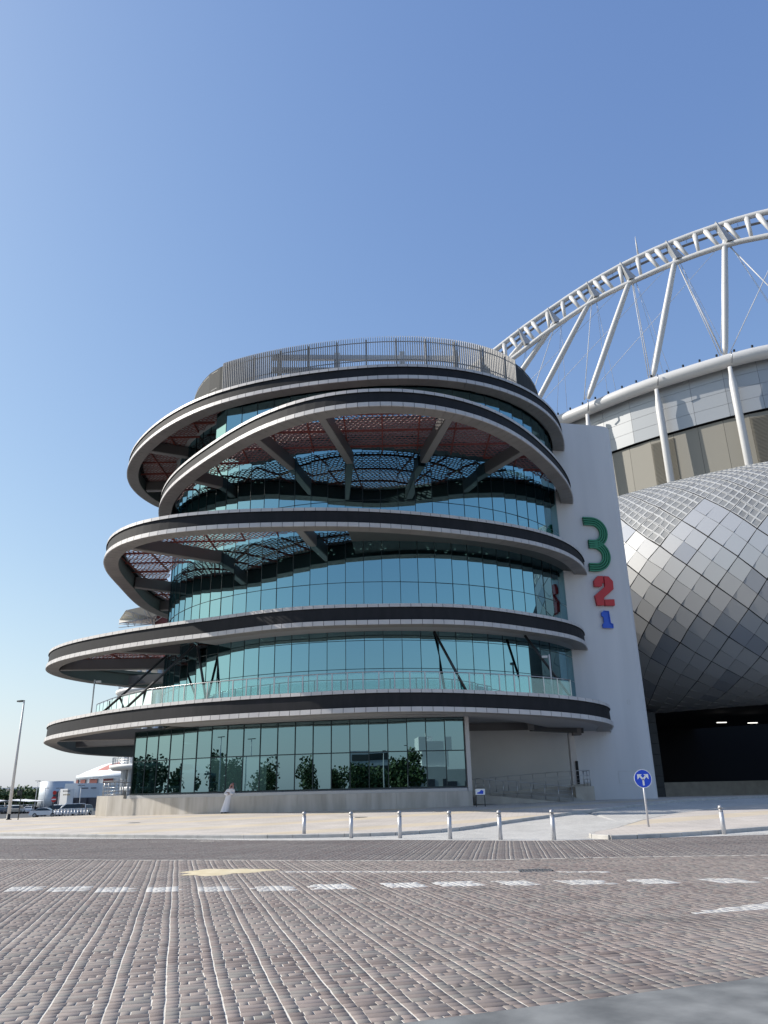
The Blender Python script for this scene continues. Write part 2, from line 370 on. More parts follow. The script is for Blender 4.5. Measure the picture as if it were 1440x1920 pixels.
# kerb lines (plaza edge, then driveway side) and traffic island outline
KERB = [(-58, 58), (-40, 49), (-28, 42.9), (-17.8, 37.75), (-11.9, 34.9), (-5.74, 32.8), (-2.8, 32.45), (-.7, 32.5), (1, 33), (2.8, 34.2), (4.9, 36.9), (7.96, 40.4), (10.15, 42.8), (12.5, 45.2), (17, 49.5), (23, 55), (30, 62)]
ISL = [(7.2, 27.5), (10.3, 28.5), (14, 31), (20, 35), (30, 41), (30, 50), (20.2, 44.2), (17.8, 43), (12.3, 37.8), (8.2, 31.5), (7.0, 29.2)]
kc = spline(KERB, 1.0, False)
def kerb_y(x): return float(np.interp(x, kc[:, 0], kc[:, 1]))
# light grey block paving: strip in front of the kerb and the driveway
band_sheet('pavement', np.arange(-46, 60, 1.), lambda x: yb(x), lambda x: max(kerb_y(x), yb(x)+.1)+.15 if x < 1 else (70 if x > 10 else kerb_y(x)+.2), 16, .004, 'apron')
# plaza: raised stone platform behind the kerb
V = []; F = []; xs = kc[:, 0]; ny = 14
for j in range(ny+1):
    for x, y in kc:
        b = 66 if x > -22 else max(y+1, 66-(-22-x)*.42)
        b = max(b, y+.5); yy = y+.12+(b-y-.12)*(j/ny)
        V.append((x, yy, tz(x, yy)+.12))
n = len(kc)
for j in range(ny):
    for i in range(n-1): F.append((j*n+i, j*n+i+1, (j+1)*n+i+1, (j+1)*n+i))
for i in range(n-1):                                    # back edge down to the car park
    a, b = V[ny*n+i], V[ny*n+i+1]; k = len(V); V += [(a[0], a[1], a[2]-.6), (b[0], b[1], b[2]-.6)]; F.append((ny*n+i, ny*n+i+1, k+1, k))
plaza = MB().add(V, F).build('plaza', 'plaza', kind='structure')
def kerbs(line, parent, closed=False, w=.16):
    for i in range(len(line)-(0 if closed else 1)):
        a = np.array(line[i][:2]); b = np.array(line[(i+1) % len(line)][:2]); d = b-a; L = np.linalg.norm(d); d /= L; nn = np.array([d[1], -d[0]])
        a2, b2 = a+d*.006, b-d*.006; q = [a2+nn*w/2, b2+nn*w/2, b2-nn*w/2, a2-nn*w/2]
        z = [tz(*p) for p in q]; h = .135+random.uniform(-.003, .003)
        lo = [(p[0], p[1], z[k]-.05) for k, p in enumerate(q)]
        ch = [q[0]-nn*.02, q[1]-nn*.02, q[2], q[3]]
        mid = [(q[k][0], q[k][1], z[k]+h-.02) for k in range(4)]; top = [(ch[k][0], ch[k][1], z[k]+h) for k in range(4)]
        MB().hexa(lo, mid).add(mid+top, [(4, 5, 6, 7), (0, 1, 5, 4), (1, 2, 6, 5), (2, 3, 7, 6), (3, 0, 4, 7)]).build('kerb_stone', 'kerb', parent)
kerbs(kc, plaza)
isl = spline(ISL, .9)
c = isl[:, :2].mean(0)
V = [(p[0], p[1], tz(*p)+.128) for p in isl]
island = MB()
inner = [(c[0]+(p[0]-c[0])*.5, c[1]+(p[1]-c[1])*.5) for p in isl]
V += [(x, y, tz(x, y)+.128) for x, y in inner]; n = len(isl)
island.add(V, [(i, (i+1) % n, n+(i+1) % n, n+i) for i in range(n)]); island.poly([V[n+i] for i in range(n)])
island = island.build('traffic_island', 'plaza', kind='structure')
kerbs(isl, island, True)
# fill between brick edge and island on the far right is the pavement sheet

# ------------------------------------------------------------------ clay paver road
def brick_field(ang, y0, y1):
    d = np.array([math.sin(ang), math.cos(ang)]); e = np.array([math.cos(ang), -math.sin(ang)])
    Wm, H = .450, .115; types = [[0, .25, .755], [0, .25, .755], [0, .275, .44, .73], [0, .235, .60, .785]]
    out = []
    for j in range(int(-20/H), int(58/H)):
        us = []
        for i in range(-125, 125):
            tj = types[j % 4]
            js = [i*Wm+t*Wm for t in tj]+[(i+1)*Wm]
            for a, b in zip(js[:-1], js[1:]): us.append((a, b, 1 if a == i*Wm else 0, 1 if b == (i+1)*Wm else 0))
        us = np.array(us); um = (us[:, 0]+us[:, 1])/2; v = j*H
        x = um*e[0]+v*d[0]; y = um*e[1]+v*d[1]
        ok = (y > y0(x)) & (y < y1(x)) & (np.abs(x) < .72*y+5) & (y > 4.5) & (y < yb(x)-.1) & (y > ya(x)+.07)
        for a, b, s0, s1 in us[ok]: out.append((a, b, v, s0, s1))
    B = np.array(out); a, b, v, s0, s1 = B.T; N = len(B)
    wob = lambda u, v: .005*np.sin(1.9*v+1.7*u)+.002*np.sin(8.5*v+.9*u)
    ga = .0046+.0028*s0; gb = .0046+.0028*s1; gv = .0028
    U = np.stack([a+ga, b-gb, b-gb, a+ga], 1); Vv = np.stack([v+gv, v+gv, v+H-gv, v+H-gv], 1)
    U += RNG.normal(0, .0012, (N, 1)); U = U+wob(U, Vv); Vv = Vv+RNG.normal(0, .0012, (N, 1))
    X = U*e[0]+Vv*d[0]; Y = U*e[1]+Vv*d[1]
    zt = .0042+RNG.normal(0, .0007, (N, 1))+RNG.normal(0, .0006, (N, 4)); Z = T(X, Y)
    cx, cy = X.mean(1, keepdims=True), Y.mean(1, keepdims=True)
    V = np.zeros((N, 12, 3)); sh = .985
    V[:, 0:4, 0], V[:, 0:4, 1], V[:, 0:4, 2] = X, Y, Z-.012
    V[:, 4:8, 0], V[:, 4:8, 1], V[:, 4:8, 2] = X, Y, Z+zt-.0015
    V[:, 8:12, 0], V[:, 8:12, 1], V[:, 8:12, 2] = cx+(X-cx)*sh, cy+(Y-cy)*sh, Z+zt
    return V, RNG.random(N)
LINE1 = lambda x: np.interp(x, [-40, -11.3, -7.3, -4.3, -.2, 2.1, 5.3, 8.9, 40], [33, 24.3, 22.9, 22.1, 20.8, 20.35, 20.3, 20, 17])
V1, t1 = brick_field(R_(-14.5), lambda x: 0*x, lambda x: LINE1(x)-.05)
V2, t2 = brick_field(R_(8), lambda x: LINE1(x)+.06, lambda x: 0*x+60)
FB = np.array([[0, 1, 5, 4], [1, 2, 6, 5], [2, 3, 7, 6], [3, 0, 4, 7], [4, 5, 9, 8], [5, 6, 10, 9], [6, 7, 11, 10], [7, 4, 8, 11], [8, 9, 10, 11]])
def brick_mesh(name, V, tint, m, center=False):
    N = len(V); me = bpy.data.meshes.new(name); me.vertices.add(N*12); me.vertices.foreach_set('co', V.reshape(-1).astype(np.float32))
    F = (FB[None]+(np.arange(N)*12)[:, None, None]).reshape(-1, 4); L = F.size
    me.loops.add(L); me.loops.foreach_set('vertex_index', F.ravel()); me.polygons.add(len(F))
    me.polygons.foreach_set('loop_start', np.arange(0, L, 4)); me.polygons.foreach_set('loop_total', np.full(len(F), 4))
    me.materials.append(MT[m]); at = me.attributes.new('tint', 'FLOAT', 'POINT'); at.data.foreach_set('value', np.repeat(tint, 12).astype(np.float32))
    me.update(calc_edges=True); return me
# painted dashes: bricks inside these quads carry worn white paint
DASH = [(-7.85, 16.5, 1.05), (-6.0, 16.15, 1.5), (-4.97, 15.75, .95), (-3.95, 15.5, .95), (-3.02, 15.3, .9), (-2.06, 15.2, .9), (-1.05, 15.1, .9), (.22, 15.1, .6), (1.18, 15.25, .88), (2.2, 15.28, .9), (3.3, 15.2, .9), (4.45, 15.1, .9), (5.65, 15.0, .92), (6.95, 14.95, .98), (8.3, 14.9, .98)]
DASH = [(-7.0, 16.15), (-6.05, 15.95), (-5.1, 15.65), (-4.18, 15.5), (-3.2, 15.4), (-2.15, 15.3), (-1.07, 15.35), (.2, 15.35), (1.2, 15.38), (2.25, 15.3), (3.4, 15.2), (4.6, 15.1), (5.85, 14.95), (7.1, 14.85), (8.4, 14.7)]
c1 = V1[:, 8:12].mean(1); lab = np.full(len(V1), -1)
for k, (x, y) in enumerate(DASH):
    v = c1[:, 1]-y; u = c1[:, 0]-x+.259*v*1.0
    lab[(np.abs(v) < .40) & (np.abs(u) < .345)] = k
v = c1[:, 1]-(18.15-.235*(c1[:, 0]+1)); lab[(np.abs(v) < .11) & (c1[:, 0] > -2.4) & (c1[:, 0] < 2.6)] = 50
lab[(np.abs(v) < .11) & (c1[:, 0] > 3.35) & (c1[:, 0] < 4.3)] = 50
v = c1[:, 1]-(11.25+.45*(c1[:, 0]-3.85)); lab[(np.abs(v) < .05+.16*np.clip(c1[:, 0]-3.85, 0, 1.2)) & (c1[:, 0] > 3.9)] = 51
for k in sorted(set(lab[lab >= 0])):
    s_ = lab == k
    link('road_marking', brick_mesh('road_marking', V1[s_], t1[s_], 'bpaint'), road, 'stuff')
free = lab < 0; Vf, tf, cf = V1[free], t1[free], c1[free]
inside = (np.abs(cf[:, 0]+.0) < .50*(cf[:, 1]*.94+.5)) & (cf[:, 1] > 6.55)
order = np.argsort(np.where(inside, cf[:, 1], 1e9)); near = order[:300]; rest = order[300:]
for i in near:
    cc = cf[i]; o = link('brick', brick_mesh('brick', Vf[i:i+1]-cc, np.array([tf[i]]), 'brick'), road); o.location = cc.tolist()
link('brick_field', brick_mesh('brick_field', Vf[rest], tf[rest], 'brick'), road, 'stuff')
link('brick_field', brick_mesh('brick_field', V2, t2, 'brick2'), road, 'stuff')
# thin white line between the two brick fields
b = MB(); xs = np.arange(-13, 13, .5)
for x in xs: b.add([(x, LINE1(x)-.035, tz(x, LINE1(x))+.0105), (x+.5, LINE1(x+.5)-.035, tz(x, LINE1(x))+.0105), (x+.5, LINE1(x+.5)+.045, tz(x, LINE1(x))+.0105), (x, LINE1(x)+.045, tz(x, LINE1(x))+.0105)], [(0, 1, 2, 3)])
b.build('joint_line', 'kerb', road)
# spilled sand
b = MB(); V = [( -3.75, 18.75, .030)]; n = 40
for rr, h in ((.45, .028), (.8, .021), (1, .006)):
    for j in range(n):
        t = 2*math.pi*j/n; w = rr*(1+.18*math.sin(3*t+1)+.12*math.sin(7*t)+.06*math.sin(13*t)); V.append((-3.75+.95*w*math.cos(t), 18.75+.72*w*math.sin(t)+.05*w*math.cos(t), h+.002*math.sin(5*t)))
F = [(0, 1+j, 1+(j+1) % n) for j in range(n)]
for k in range(2): F += [(1+k*n+j, 1+(k+1)*n+j, 1+(k+1)*n+(j+1) % n, 1+k*n+(j+1) % n) for j in range(n)]
tag(b.add(V, F, 0, True).build('sand_patch', 'sandm', None, 'stuff'), 'patch of spilled yellow sand on the brick road', 'sand')
# round covers in the plaza
for x, y, r, lab in ((-1.6, 42.5, .42, 'round dark cover in the plaza in front of the glass wall'), (-13.5, 43.5, .35, 'small round cover in the plaza near the kerb at the left'), (2.6, 45.2, .35, 'small round cover in the plaza below the right end of the plinth')):
    o = empty('access_cover', (x, y, tz(x, y)+.121), lab, 'cover'); MB().lathe([(r, 0), (r, .006)], n=24).build('rim', 'steel', o); MB().lathe([(r*.86, 0), (r*.86, .009)], n=24).build('lid', 'asph2', o)
# drain grate
g = empty('drain_grate', (2.95, 17.45, 0), 'dark slotted drain grate set in the brick road', 'drain')
fr = MB().box((0, .17, .012), (.66, .04, .02)).box((0, -.17, .012), (.66, .04, .02)).box((-.33, 0, .012), (.04, .38, .02)).box((.33, 0, .012), (.04, .38, .02)).build('frame', 'steel', g)
MB().box((0, 0, .004), (.62, .3, .012)).build('pit', 'joint', g)
for i in range(9): MB().box((-.27+i*.0675, 0, .016), (.022, .3, .012)).build('bar', 'steel', g)
RING_PLAN = {
 1: ((-4, 64), 6.0, [23.95,23.91,23.43,22.83,22.41,22.26,22.26,22.17,21.79,21.16,20.46,19.91,19.63,19.55,19.48,19.29,18.97,18.66,18.57,18.79,19.27,19.84,20.38,20.89,21.55,22.55,23.97,25.65,27.23,28.30,28.61,28.16,27.19,26.05,25.01,24.17,23.50,22.86,22.17,21.44,20.71,20.03,19.43,18.90,18.41,17.98,17.65,17.44,17.34,17.30,17.29,17.32,17.44,17.70,18.08,18.49,18.80,18.97,19.08,19.29,19.80,20.62,21.59,22.38,22.68,22.41,21.79,21.23,21.12,21.60,22.51,23.43]),
 2: ((-1.5, 62), 11.1, [16.73,16.54,16.23,15.84,15.44,15.11,14.86,14.64,14.38,14.05,13.67,13.33,13.08,12.96,12.91,12.87,12.80,12.72,12.71,12.85,13.16,13.60,14.09,14.57,15.06,15.65,16.44,17.49,18.78,20.18,21.55,22.77,23.78,24.56,25.11,25.41,25.38,24.98,24.22,23.19,22.04,20.91,19.90,19.05,18.32,17.72,17.23,16.88,16.70,16.64,16.66,16.67,16.63,16.57,16.52,16.56,16.68,16.84,16.96,17.01,16.98,16.95,16.98,17.10,17.26,17.38,17.39,17.28,17.11,16.95,16.85,16.80]),
 3: ((-1.5, 62), 16.8, [17.48,17.41,17.34,17.28,17.26,17.26,17.29,17.32,17.36,17.38,17.39,17.41,17.44,17.49,17.56,17.66,17.75,17.84,17.90,17.96,18.02,18.10,18.20,18.32,18.45,18.56,18.66,18.74,18.81,18.89,18.99,19.10,19.21,19.29,19.31,19.27,19.21,19.18,19.24,19.44,19.81,20.31,20.85,21.33,21.65,21.73,21.56,21.16,20.61,20.01,19.44,18.94,18.53,18.21,17.94,17.70,17.51,17.36,17.28,17.27,17.34,17.45,17.58,17.69,17.76,17.78,17.77,17.73,17.68,17.63,17.59,17.54]),
 4: ((-1.5, 58), 22.5, [16.48,16.59,16.71,16.83,16.96,17.09,17.22,17.33,17.42,17.50,17.57,17.64,17.71,17.78,17.85,17.91,17.95,17.98,17.99,17.99,17.98,17.98,17.97,17.95,17.92,17.87,17.80,17.71,17.62,17.51,17.41,17.30,17.17,17.03,16.87,16.67,16.45,16.22,15.99,15.77,15.57,15.40,15.28,15.20,15.19,15.26,15.42,15.68,16.04,16.47,16.95,17.43,17.89,18.26,18.53,18.67,18.68,18.57,18.34,18.03,17.66,17.27,16.89,16.56,16.30,16.13,16.04,16.02,16.07,16.15,16.26,16.37]),
 5: ((-1.5, 62), 27.0, [15.88,15.65,15.47,15.32,15.20,15.11,15.04,14.98,14.94,14.91,14.91,14.94,15.00,15.09,15.20,15.32,15.45,15.59,15.74,15.91,16.11,16.34,16.59,16.85,17.12,17.38,17.65,17.92,18.22,18.55,18.92,19.30,19.68,20.01,20.26,20.39,20.38,20.24,19.99,19.67,19.33,19.00,18.71,18.47,18.27,18.11,17.97,17.84,17.71,17.60,17.51,17.47,17.49,17.57,17.72,17.90,18.10,18.29,18.44,18.53,18.56,18.51,18.41,18.25,18.06,17.83,17.58,17.30,17.02,16.72,16.42,16.14]),
}
RING1_Z = [5.38,5.37,5.37,5.36,5.36,5.34,5.33,5.31,5.30,5.29,5.29,5.28,5.27,5.26,5.25,5.25,5.25,5.26,5.26,5.26,5.27,5.29,5.31,5.34,5.37,5.41,5.45,5.49,5.55,5.61,5.68,5.73,5.78,5.81,5.83,5.84,5.85,5.85,5.86,5.86,5.86,5.86,5.88,5.91,5.94,5.97,5.99,6.00,6.00,6.00,6.00,6.01,6.01,6.00,6.00,6.00,6.01,6.02,6.03,6.02,5.96,5.86,5.73,5.59,5.47,5.40,5.37,5.38,5.39,5.40,5.40,5.39]
# ------------------------------------------------------------------ museum
DC, DR = (-1.1, 64.5), 16.8
museum = empty('museum', (0, 0, 0), 'round glass museum building wrapped in dark spiral rings', 'building')
def YMAX(x): return 67.0-7.0*np.clip((np.asarray(x)+1)/9, 0, 1)   # unseen rear of upper storeys, cut back to let sun onto the stadium skin
def ring_curve(k, step=.66):
    c, z, R = RING_PLAN[k]; P = []
    for i, r in enumerate(R):
        t = R_(5*i); P.append((c[0]+r*math.cos(t), c[1]+r*math.sin(t), RING1_Z[i] if k == 1 else z))
    Q = spline(P, step)
    if k >= 4: Q[:, 1] = np.minimum(Q[:, 1], YMAX(Q[:, 0])); Q = spline(Q[::3].tolist(), step)
    return Q
def normals(P):
    d = np.roll(P, -1, 0)-np.roll(P, 1, 0); d[:, 2] = 0; d /= np.linalg.norm(d, axis=1)[:, None]
    return np.column_stack([-d[:, 1], d[:, 0], 0*d[:, 0]])      # CCW outline: points inward
def dth(p): return math.degrees(math.atan2(p[1]-DC[1], p[0]-DC[0])) % 360
RINGS = {}
def make_ring(k, HT, SW, IH):
    P = ring_curve(k); N = normals(P); n = len(P); RINGS[k] = (P, N)
    up_ = np.array([0, 0, 1.])
    prof = [(.0, .0), (.03, .27), (.10, .275), (.13, HT-.20), (.06, HT-.195), (.09, HT-.01), (.55, HT+.02), (1.2, HT+.02), (1.2, IH), (SW, IH), (SW, .02), (.02, .02)]
    b = MB(); Q = [[tuple(P[i]+N[i]*o+up_*h) for o, h in prof] for i in range(n)]; m = len(prof)
    V = [q for r in Q for q in r]; b.v = V
    for i in range(n):
        j = (i+1) % n
        for a in range(m):
            a2 = (a+1) % m; b.f.append((i*m+a, j*m+a, j*m+a2, i*m+a2)); b.m.append({9: 1, 10: 1, 7: 1}.get(a, 0)); b.sm.append(False)
    ring = b.build('ring', ['band', 'inner'], museum)
    tp = Pieces('trim_panel', 'trim', ring, 58); sp = Pieces('soffit_panel', 'soffit', ring, 60)
    g = .03
    for i in range(n):
        j = (i+1) % n; A, B, NA, NB = P[i], P[j], N[i], N[j]; d = (B-A)/np.linalg.norm(B-A); A, B = A+d*g/2, B-d*g/2
        jit = random.uniform(-.004, .004)
        for (o1, h1, o2, h2) in ((-.03, -.015, 0., .262), (.05, HT-.195, .075, HT+.015)):
            q = [A+NA*(o1+jit)+up_*h1, B+NB*(o1+jit)+up_*h1, B+NB*(o2+jit)+up_*h2, A+NA*(o2+jit)+up_*h2]
            w = .07; r = [q[0]+NA*w, q[1]+NB*w, q[2]+NB*w, q[3]+NA*w]
            tp.add(q+r, HEX)
        q = [A+NA*.045+up_*-.012, B+NB*.045+up_*-.012, B+NB*(SW-.01)+up_*-.012, A+NA*(SW-.01)+up_*-.012]
        dr = d*.16
        sp.add([q[0], q[1], q[2]+dr, q[3]+dr]+[x+up_*.03 for x in q], HEX)
    tp.done(); sp.done(); return ring
for k, HT, SW, IH in ((1, 1.27, .95, 1.0), (2, 1.25, .95, 1.0), (3, 1.2, .95, 1.0), (4, 1.15, .95, .95), (5, 1.12, .9, .95)):
    make_ring(k, HT, SW, IH)
def circ_pt(t, r=DR): t = R_(t); return np.array([DC[0]+r*math.cos(t), DC[1]+r*math.sin(t)])
def ceiling(k, ta, tb_, dz, name='ceiling', m='ceil', rin=DR-.3):
    P, N = RINGS[k]; b = MB(); prev = None; n = len(P)
    for i in range(n):
        a = P[i]+N[i]*.93; t = dth(a); tt = t if t > 90 else t+360
        if ta <= tt <= tb_:
            c = circ_pt(t, rin); cur = ((a[0], a[1], a[2]+dz), (c[0], c[1], a[2]+dz))
            if prev is not None: b.poly([prev[0], cur[0], cur[1], prev[1]])
            prev = cur
        else: prev = None
    b.build(name, m, museum)
ceiling(1, 222, 372, .03); ceiling(2, 231, 360, .03); ceiling(3, 266, 350, .25, m='inner'); 
# --- drum: storey slabs, core, mullions, panes
NP = 90; ang = [360*i/NP+1 for i in range(NP)]
LEVELS = [6.9, 8.8, 10.55, 11.7, 14.3, 17.4, 19.9, 23.9, 28.2]
b = MB()
for z in (6.05, 11.6, 17.3, 22.9, 28.15): b.prism([(c_[0], min(c_[1], float(YMAX(c_[0]))-.6 if z > 20 else 99)) for c_ in (circ_pt(t, DR-.35) for t in np.arange(0, 360, 4))], z, z+.35)
b.build('floor_slab', 'slab', museum)
MB().prism([(c_[0], min(c_[1], float(YMAX(c_[0]))-1)) for c_ in (circ_pt(t, 8.6) for t in np.arange(0, 360, 10))], .3, 28).build('core', 'core', museum)
MB().prism([tuple(circ_pt(t, DR-.3)) for t in np.arange(0, 360, 4)], 6.0, 6.04).build('ground_floor_ceiling', 'ceil', museum)
b = MB()
for t in ang:
    if 175 < t < 320:
        p = circ_pt(t, DR+.0); b.box((p[0], p[1], 17.4), (.032, .05, 21.6), R_(t+90))
for z in LEVELS:
    for i in range(NP):
        if 172 < ang[i] < 318:
            p, q = circ_pt(ang[i], DR+.0), circ_pt(ang[(i+1) % NP], DR+.0); b.beam((*p, z), (*q, z), .05, .03)
b.build('mullion_grid', 'mull', museum)
pp = Pieces('pane', 'glass', museum, 272)
for i in range(NP):
    t0, t1_ = ang[i], ang[(i+1) % NP]; tm = (t0+t1_+(360 if t1_ < t0 else 0))/2
    if not 120 < tm < 345: continue
    for z0, z1 in zip(LEVELS[:-1], LEVELS[1:]):
        if z0 > 17 and circ_pt(tm)[1] > float(YMAX(circ_pt(tm)[0]))-.3: continue
        p, q = circ_pt(t0, DR), circ_pt(t1_, DR); d = (q-p)/np.linalg.norm(q-p); p, q = p+d*.018, q-d*.018
        nn = np.array([d[1], -d[0]]); w = [random.gauss(0, .0016) for _ in range(4)]
        V = [(p[0]+nn[0]*w[0], p[1]+nn[1]*w[0], z0+.02), (q[0]+nn[0]*w[1], q[1]+nn[1]*w[1], z0+.02), (q[0]+nn[0]*w[2], q[1]+nn[1]*w[2], z1-.02), (p[0]+nn[0]*w[0], p[1]+nn[1]*w[0], z1-.02)]
        V[2] = (q[0]+nn[0]*w[1], q[1]+nn[1]*w[1], z1-.02)
        tilt = random.gauss(0, .0025)*(z1-z0)
        V[2] = (V[2][0]+nn[0]*tilt, V[2][1]+nn[1]*tilt, V[2][2]); V[3] = (V[3][0]+nn[0]*tilt, V[3][1]+nn[1]*tilt, V[3][2])
        pp.add(V, [(0, 1, 2, 3)], key=(abs(tm-262)*1.0+(0 if z1 > 0 else 0)))
pp.done('pane')
# top storey glass stepping out towards the upper ring
P5_, N5_ = RINGS[5]; top_ = []
for i in range(0, len(P5_)):
    q = P5_[i]+N5_[i]*1.02; rr = math.hypot(q[0]-DC[0], q[1]-DC[1]); t = dth(q)
    if 236 < t < 330 and rr > DR+.05: top_.append(q[:2])
top_ = spline([tuple(circ_pt(233))]+top_[::3]+[tuple(circ_pt(332))], 1.25, False)
b = MB()
for p in top_: b.box((p[0], p[1], 25.85), (.04, .04, 2.4))
for i in range(len(top_)-1): b.beam((*top_[i], 24.72), (*top_[i+1], 24.72), .08, .06)
tf_ = b.build('upper_window_frame', 'mull', museum)
for i in range(len(top_)-1):
    p, q = top_[i], top_[i+1]; d = (q-p)/np.linalg.norm(q-p); p, q = p+d*.025, q-d*.025; t = random.gauss(0, .01); nn = np.array([d[1], -d[0]])
    MB().poly([(*p, 24.75), (*q, 24.75), (*(q+nn*t), 27.05), (*(p+nn*t), 27.05)]).build('pane', 'glass', tf_)
b = MB()
for i in range(len(top_)-1):
    a, c = top_[i], top_[i+1]; ia, ic = [np.array(DC)+(x-np.array(DC))*(DR-.2)/np.linalg.norm(x-np.array(DC)) for x in (a, c)]
    b.poly([(*a, 24.7), (*c, 24.7), (*ic, 24.7), (*ia, 24.7)])
b.build('upper_overhang', 'ceil', museum)
# interior downlights
b = MB()
for z in (16.9, 16.9, 11.3, 22.6):
    for _ in range(16):
        t = random.uniform(235, 310); p = circ_pt(t, random.uniform(13.5, 15.8)); b.box((p[0], p[1], z+.3), (.12, .12, .04))
b.build('downlight', 'lampw', museum, 'stuff')
# --- ground floor glass wall on a stone plinth
GL = spline([(-17.7, 55.8), (-12.2, 52.5), (-6.5, 50.6), (-1, 49.6), (4.66, 49.75)], 1.18, False)
GL = np.array(GL); n = len(GL)
def off2(P, o):
    d = np.gradient(P, axis=0); d /= np.linalg.norm(d, axis=1)[:, None]; return P+np.column_stack([d[:, 1], -d[:, 0]])*o
b = MB(); G0 = off2(GL, 0)
for p in G0: b.box((p[0], p[1], 3.93), (.055, .09, 4.1))
for z in (1.9, 4.0, 5.97):
    for i in range(n-1): b.beam((*G0[i], z), (*G0[i+1], z), .08, .06)
gm = b.build('window_frame', 'mull', museum)
for i in range(n-1):
    for z0, z1 in ((1.93, 3.97), (4.03, 5.94)):
        p, q = G0[i], G0[i+1]; d = (q-p)/np.linalg.norm(q-p); nn = np.array([d[1], -d[0]]); w = random.gauss(0, .003); t = random.gauss(0, .004)
        MB().poly([(p[0]+d[0]*.03+nn[0]*w, p[1]+d[1]*.03+nn[1]*w, z0), (q[0]-d[0]*.03, q[1]-d[1]*.03, z0), (q[0]-d[0]*.03+nn[0]*t, q[1]-d[1]*.03+nn[1]*t, z1), (p[0]+d[0]*.03+nn[0]*(w+t), p[1]+d[1]*.03+nn[1]*(w+t), z1)]).build('pane', 'glass_low', museum)
# plinth of stone slabs
PLN = np.vstack([[(-20.9, 60.5), (-20.9, 58.4), (-20.4, 57.2), (-19.3, 56.4)], off2(GL, .32)[::1], [(4.95, 49.5)]])
PL = spline(PLN, 1.5, False); PI = off2(PL, -.25)
for i in range(len(PL)-1):
    p, q, r, s_ = PL[i], PL[i+1], PI[i+1], PI[i]; d = (q-p)/np.linalg.norm(q-p)*.004; p = p+d; q = q-d
    top = 1.62 if p[0] > -18.2 else 1.84
    lo = [(*x, tz(*x)+.05) for x in (p, q, r, s_)]; hi = [(x[0], x[1], top) for x in (p, q, r, s_)]
    MB().hexa(lo, hi).build('stone_slab', 'marble', museum)
b = MB(); SO, SI = off2(GL, .30), off2(GL, -.1)
for i in range(n-1): b.hexa([(*SO[i], 1.625), (*SO[i+1], 1.625), (*SI[i+1], 1.625), (*SI[i], 1.625)], [(*SO[i], 1.80), (*SO[i+1], 1.80), (*SI[i+1], 1.88), (*SI[i], 1.88)])
b.build('sill', 'sill', museum)
e_ = GL[-1]
MB().box((4.86, 49.72, 3.8), (.26, .3, 4.4)).build('corner_post', 'sill', museum)
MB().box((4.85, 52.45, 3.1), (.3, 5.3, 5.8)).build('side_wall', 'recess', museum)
MB().box((-17.75, 56.3, 3.5), (.14, .7, 5.0)).build('corner_post', 'dsteel', museum)
# terrace floor behind the left plinth
MB().prism([(-20.8, 60.4), (-20.7, 58.6), (-20.2, 57.3), (-18.1, 56.0), (-15, 59), (-15, 66), (-19, 66)], .3, 1.6).build('terrace', 'concrete', museum)
# --- tall white wall, with rounded corner
WD = np.array([.9795, .2016]); WN = np.array([.2016, -.9795]); W0 = np.array([12.97, 55.9])
def wp(s, o=0): return W0+WD*s+WN*o
pts = [tuple(wp(-.4)), tuple(wp(3)), tuple(wp(5.0))]+[tuple(wp(5.36+.6*math.sin(R_(a)), -.6+.6*math.cos(R_(a)))) for a in range(0, 91, 15)]+[tuple(wp(5.96, -2.6)), tuple(wp(2, -3.4)), tuple(wp(-.4, -3.4))]
tops = [29.5, 29.5, 29.5]+[29.45-.5*(a/90)**1.5 for a in range(0, 91, 15)]+[28.9, 29.5, 29.5]
b = MB(); b.prism(pts, .2, tops); b.build('white_wall', 'white', museum)
# recess wall under the lowest ring
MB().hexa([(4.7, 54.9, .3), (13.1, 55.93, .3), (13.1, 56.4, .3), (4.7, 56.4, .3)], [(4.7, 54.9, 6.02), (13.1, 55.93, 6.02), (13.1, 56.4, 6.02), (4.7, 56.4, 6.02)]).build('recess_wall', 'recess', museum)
MB().box((8.9, 54.75, 5.72), (8.2, .12, .5), R_(5)).build('bulkhead', 'beam', museum)
b = MB(); b.hexa([(12.0, 53.6, .6), (12.45, 53.6, .6), (12.45, 54.1, .6), (12.0, 54.1, .6)], [(12.05, 53.6, 5.2), (12.4, 53.6, 5.2), (12.4, 54.1, 5.2), (12.05, 54.1, 5.2)])
b.build('column', 'trim', museum)
MB().box((12.36, 53.55, 2.0), (.16, .12, 2.7)).build('service_riser', 'joint', museum)
MB().beam((9.4, 52.9, 5.55), (12.9, 53.3, 5.35), .5, .55).build('beam', 'dsteel', museum)
MB().box((9.35, 52.6, 5.6), (.4, .5, .55)).box((12.5, 53.3, 5.2), (.5, .6, .5)).build('beam_bracket', 'beam', museum)
# flush access hatches and outlets low on the white wall
for s_, z_, w_, h_ in ((3.6, 2.3, 1.3, .8), (2.2, 5.2, .25, .25), (4.4, 7.4, .2, .3)):
    b = MB()
    for a_, c_ in (((s_-w_/2, z_-h_/2), (s_+w_/2, z_-h_/2)), ((s_+w_/2, z_-h_/2), (s_+w_/2, z_+h_/2)), ((s_+w_/2, z_+h_/2), (s_-w_/2, z_+h_/2)), ((s_-w_/2, z_+h_/2), (s_-w_/2, z_-h_/2))):
        p_, q_ = wp(a_[0], .004), wp(c_[0], .004); b.beam((*p_, a_[1]), (*q_, c_[1]), .02, .02, upv=(0, -1, .01))
    b.build('access_hatch', 'recess', museum)
# small wall camera
cm = MB().box((15.6, 56.15, 5.5), (.1, .3, .1), R_(40)).tube([(15.6, 56.1, 5.45), (15.65, 56.5, 5.3)], .03).build('wall_camera', 'sill', museum)
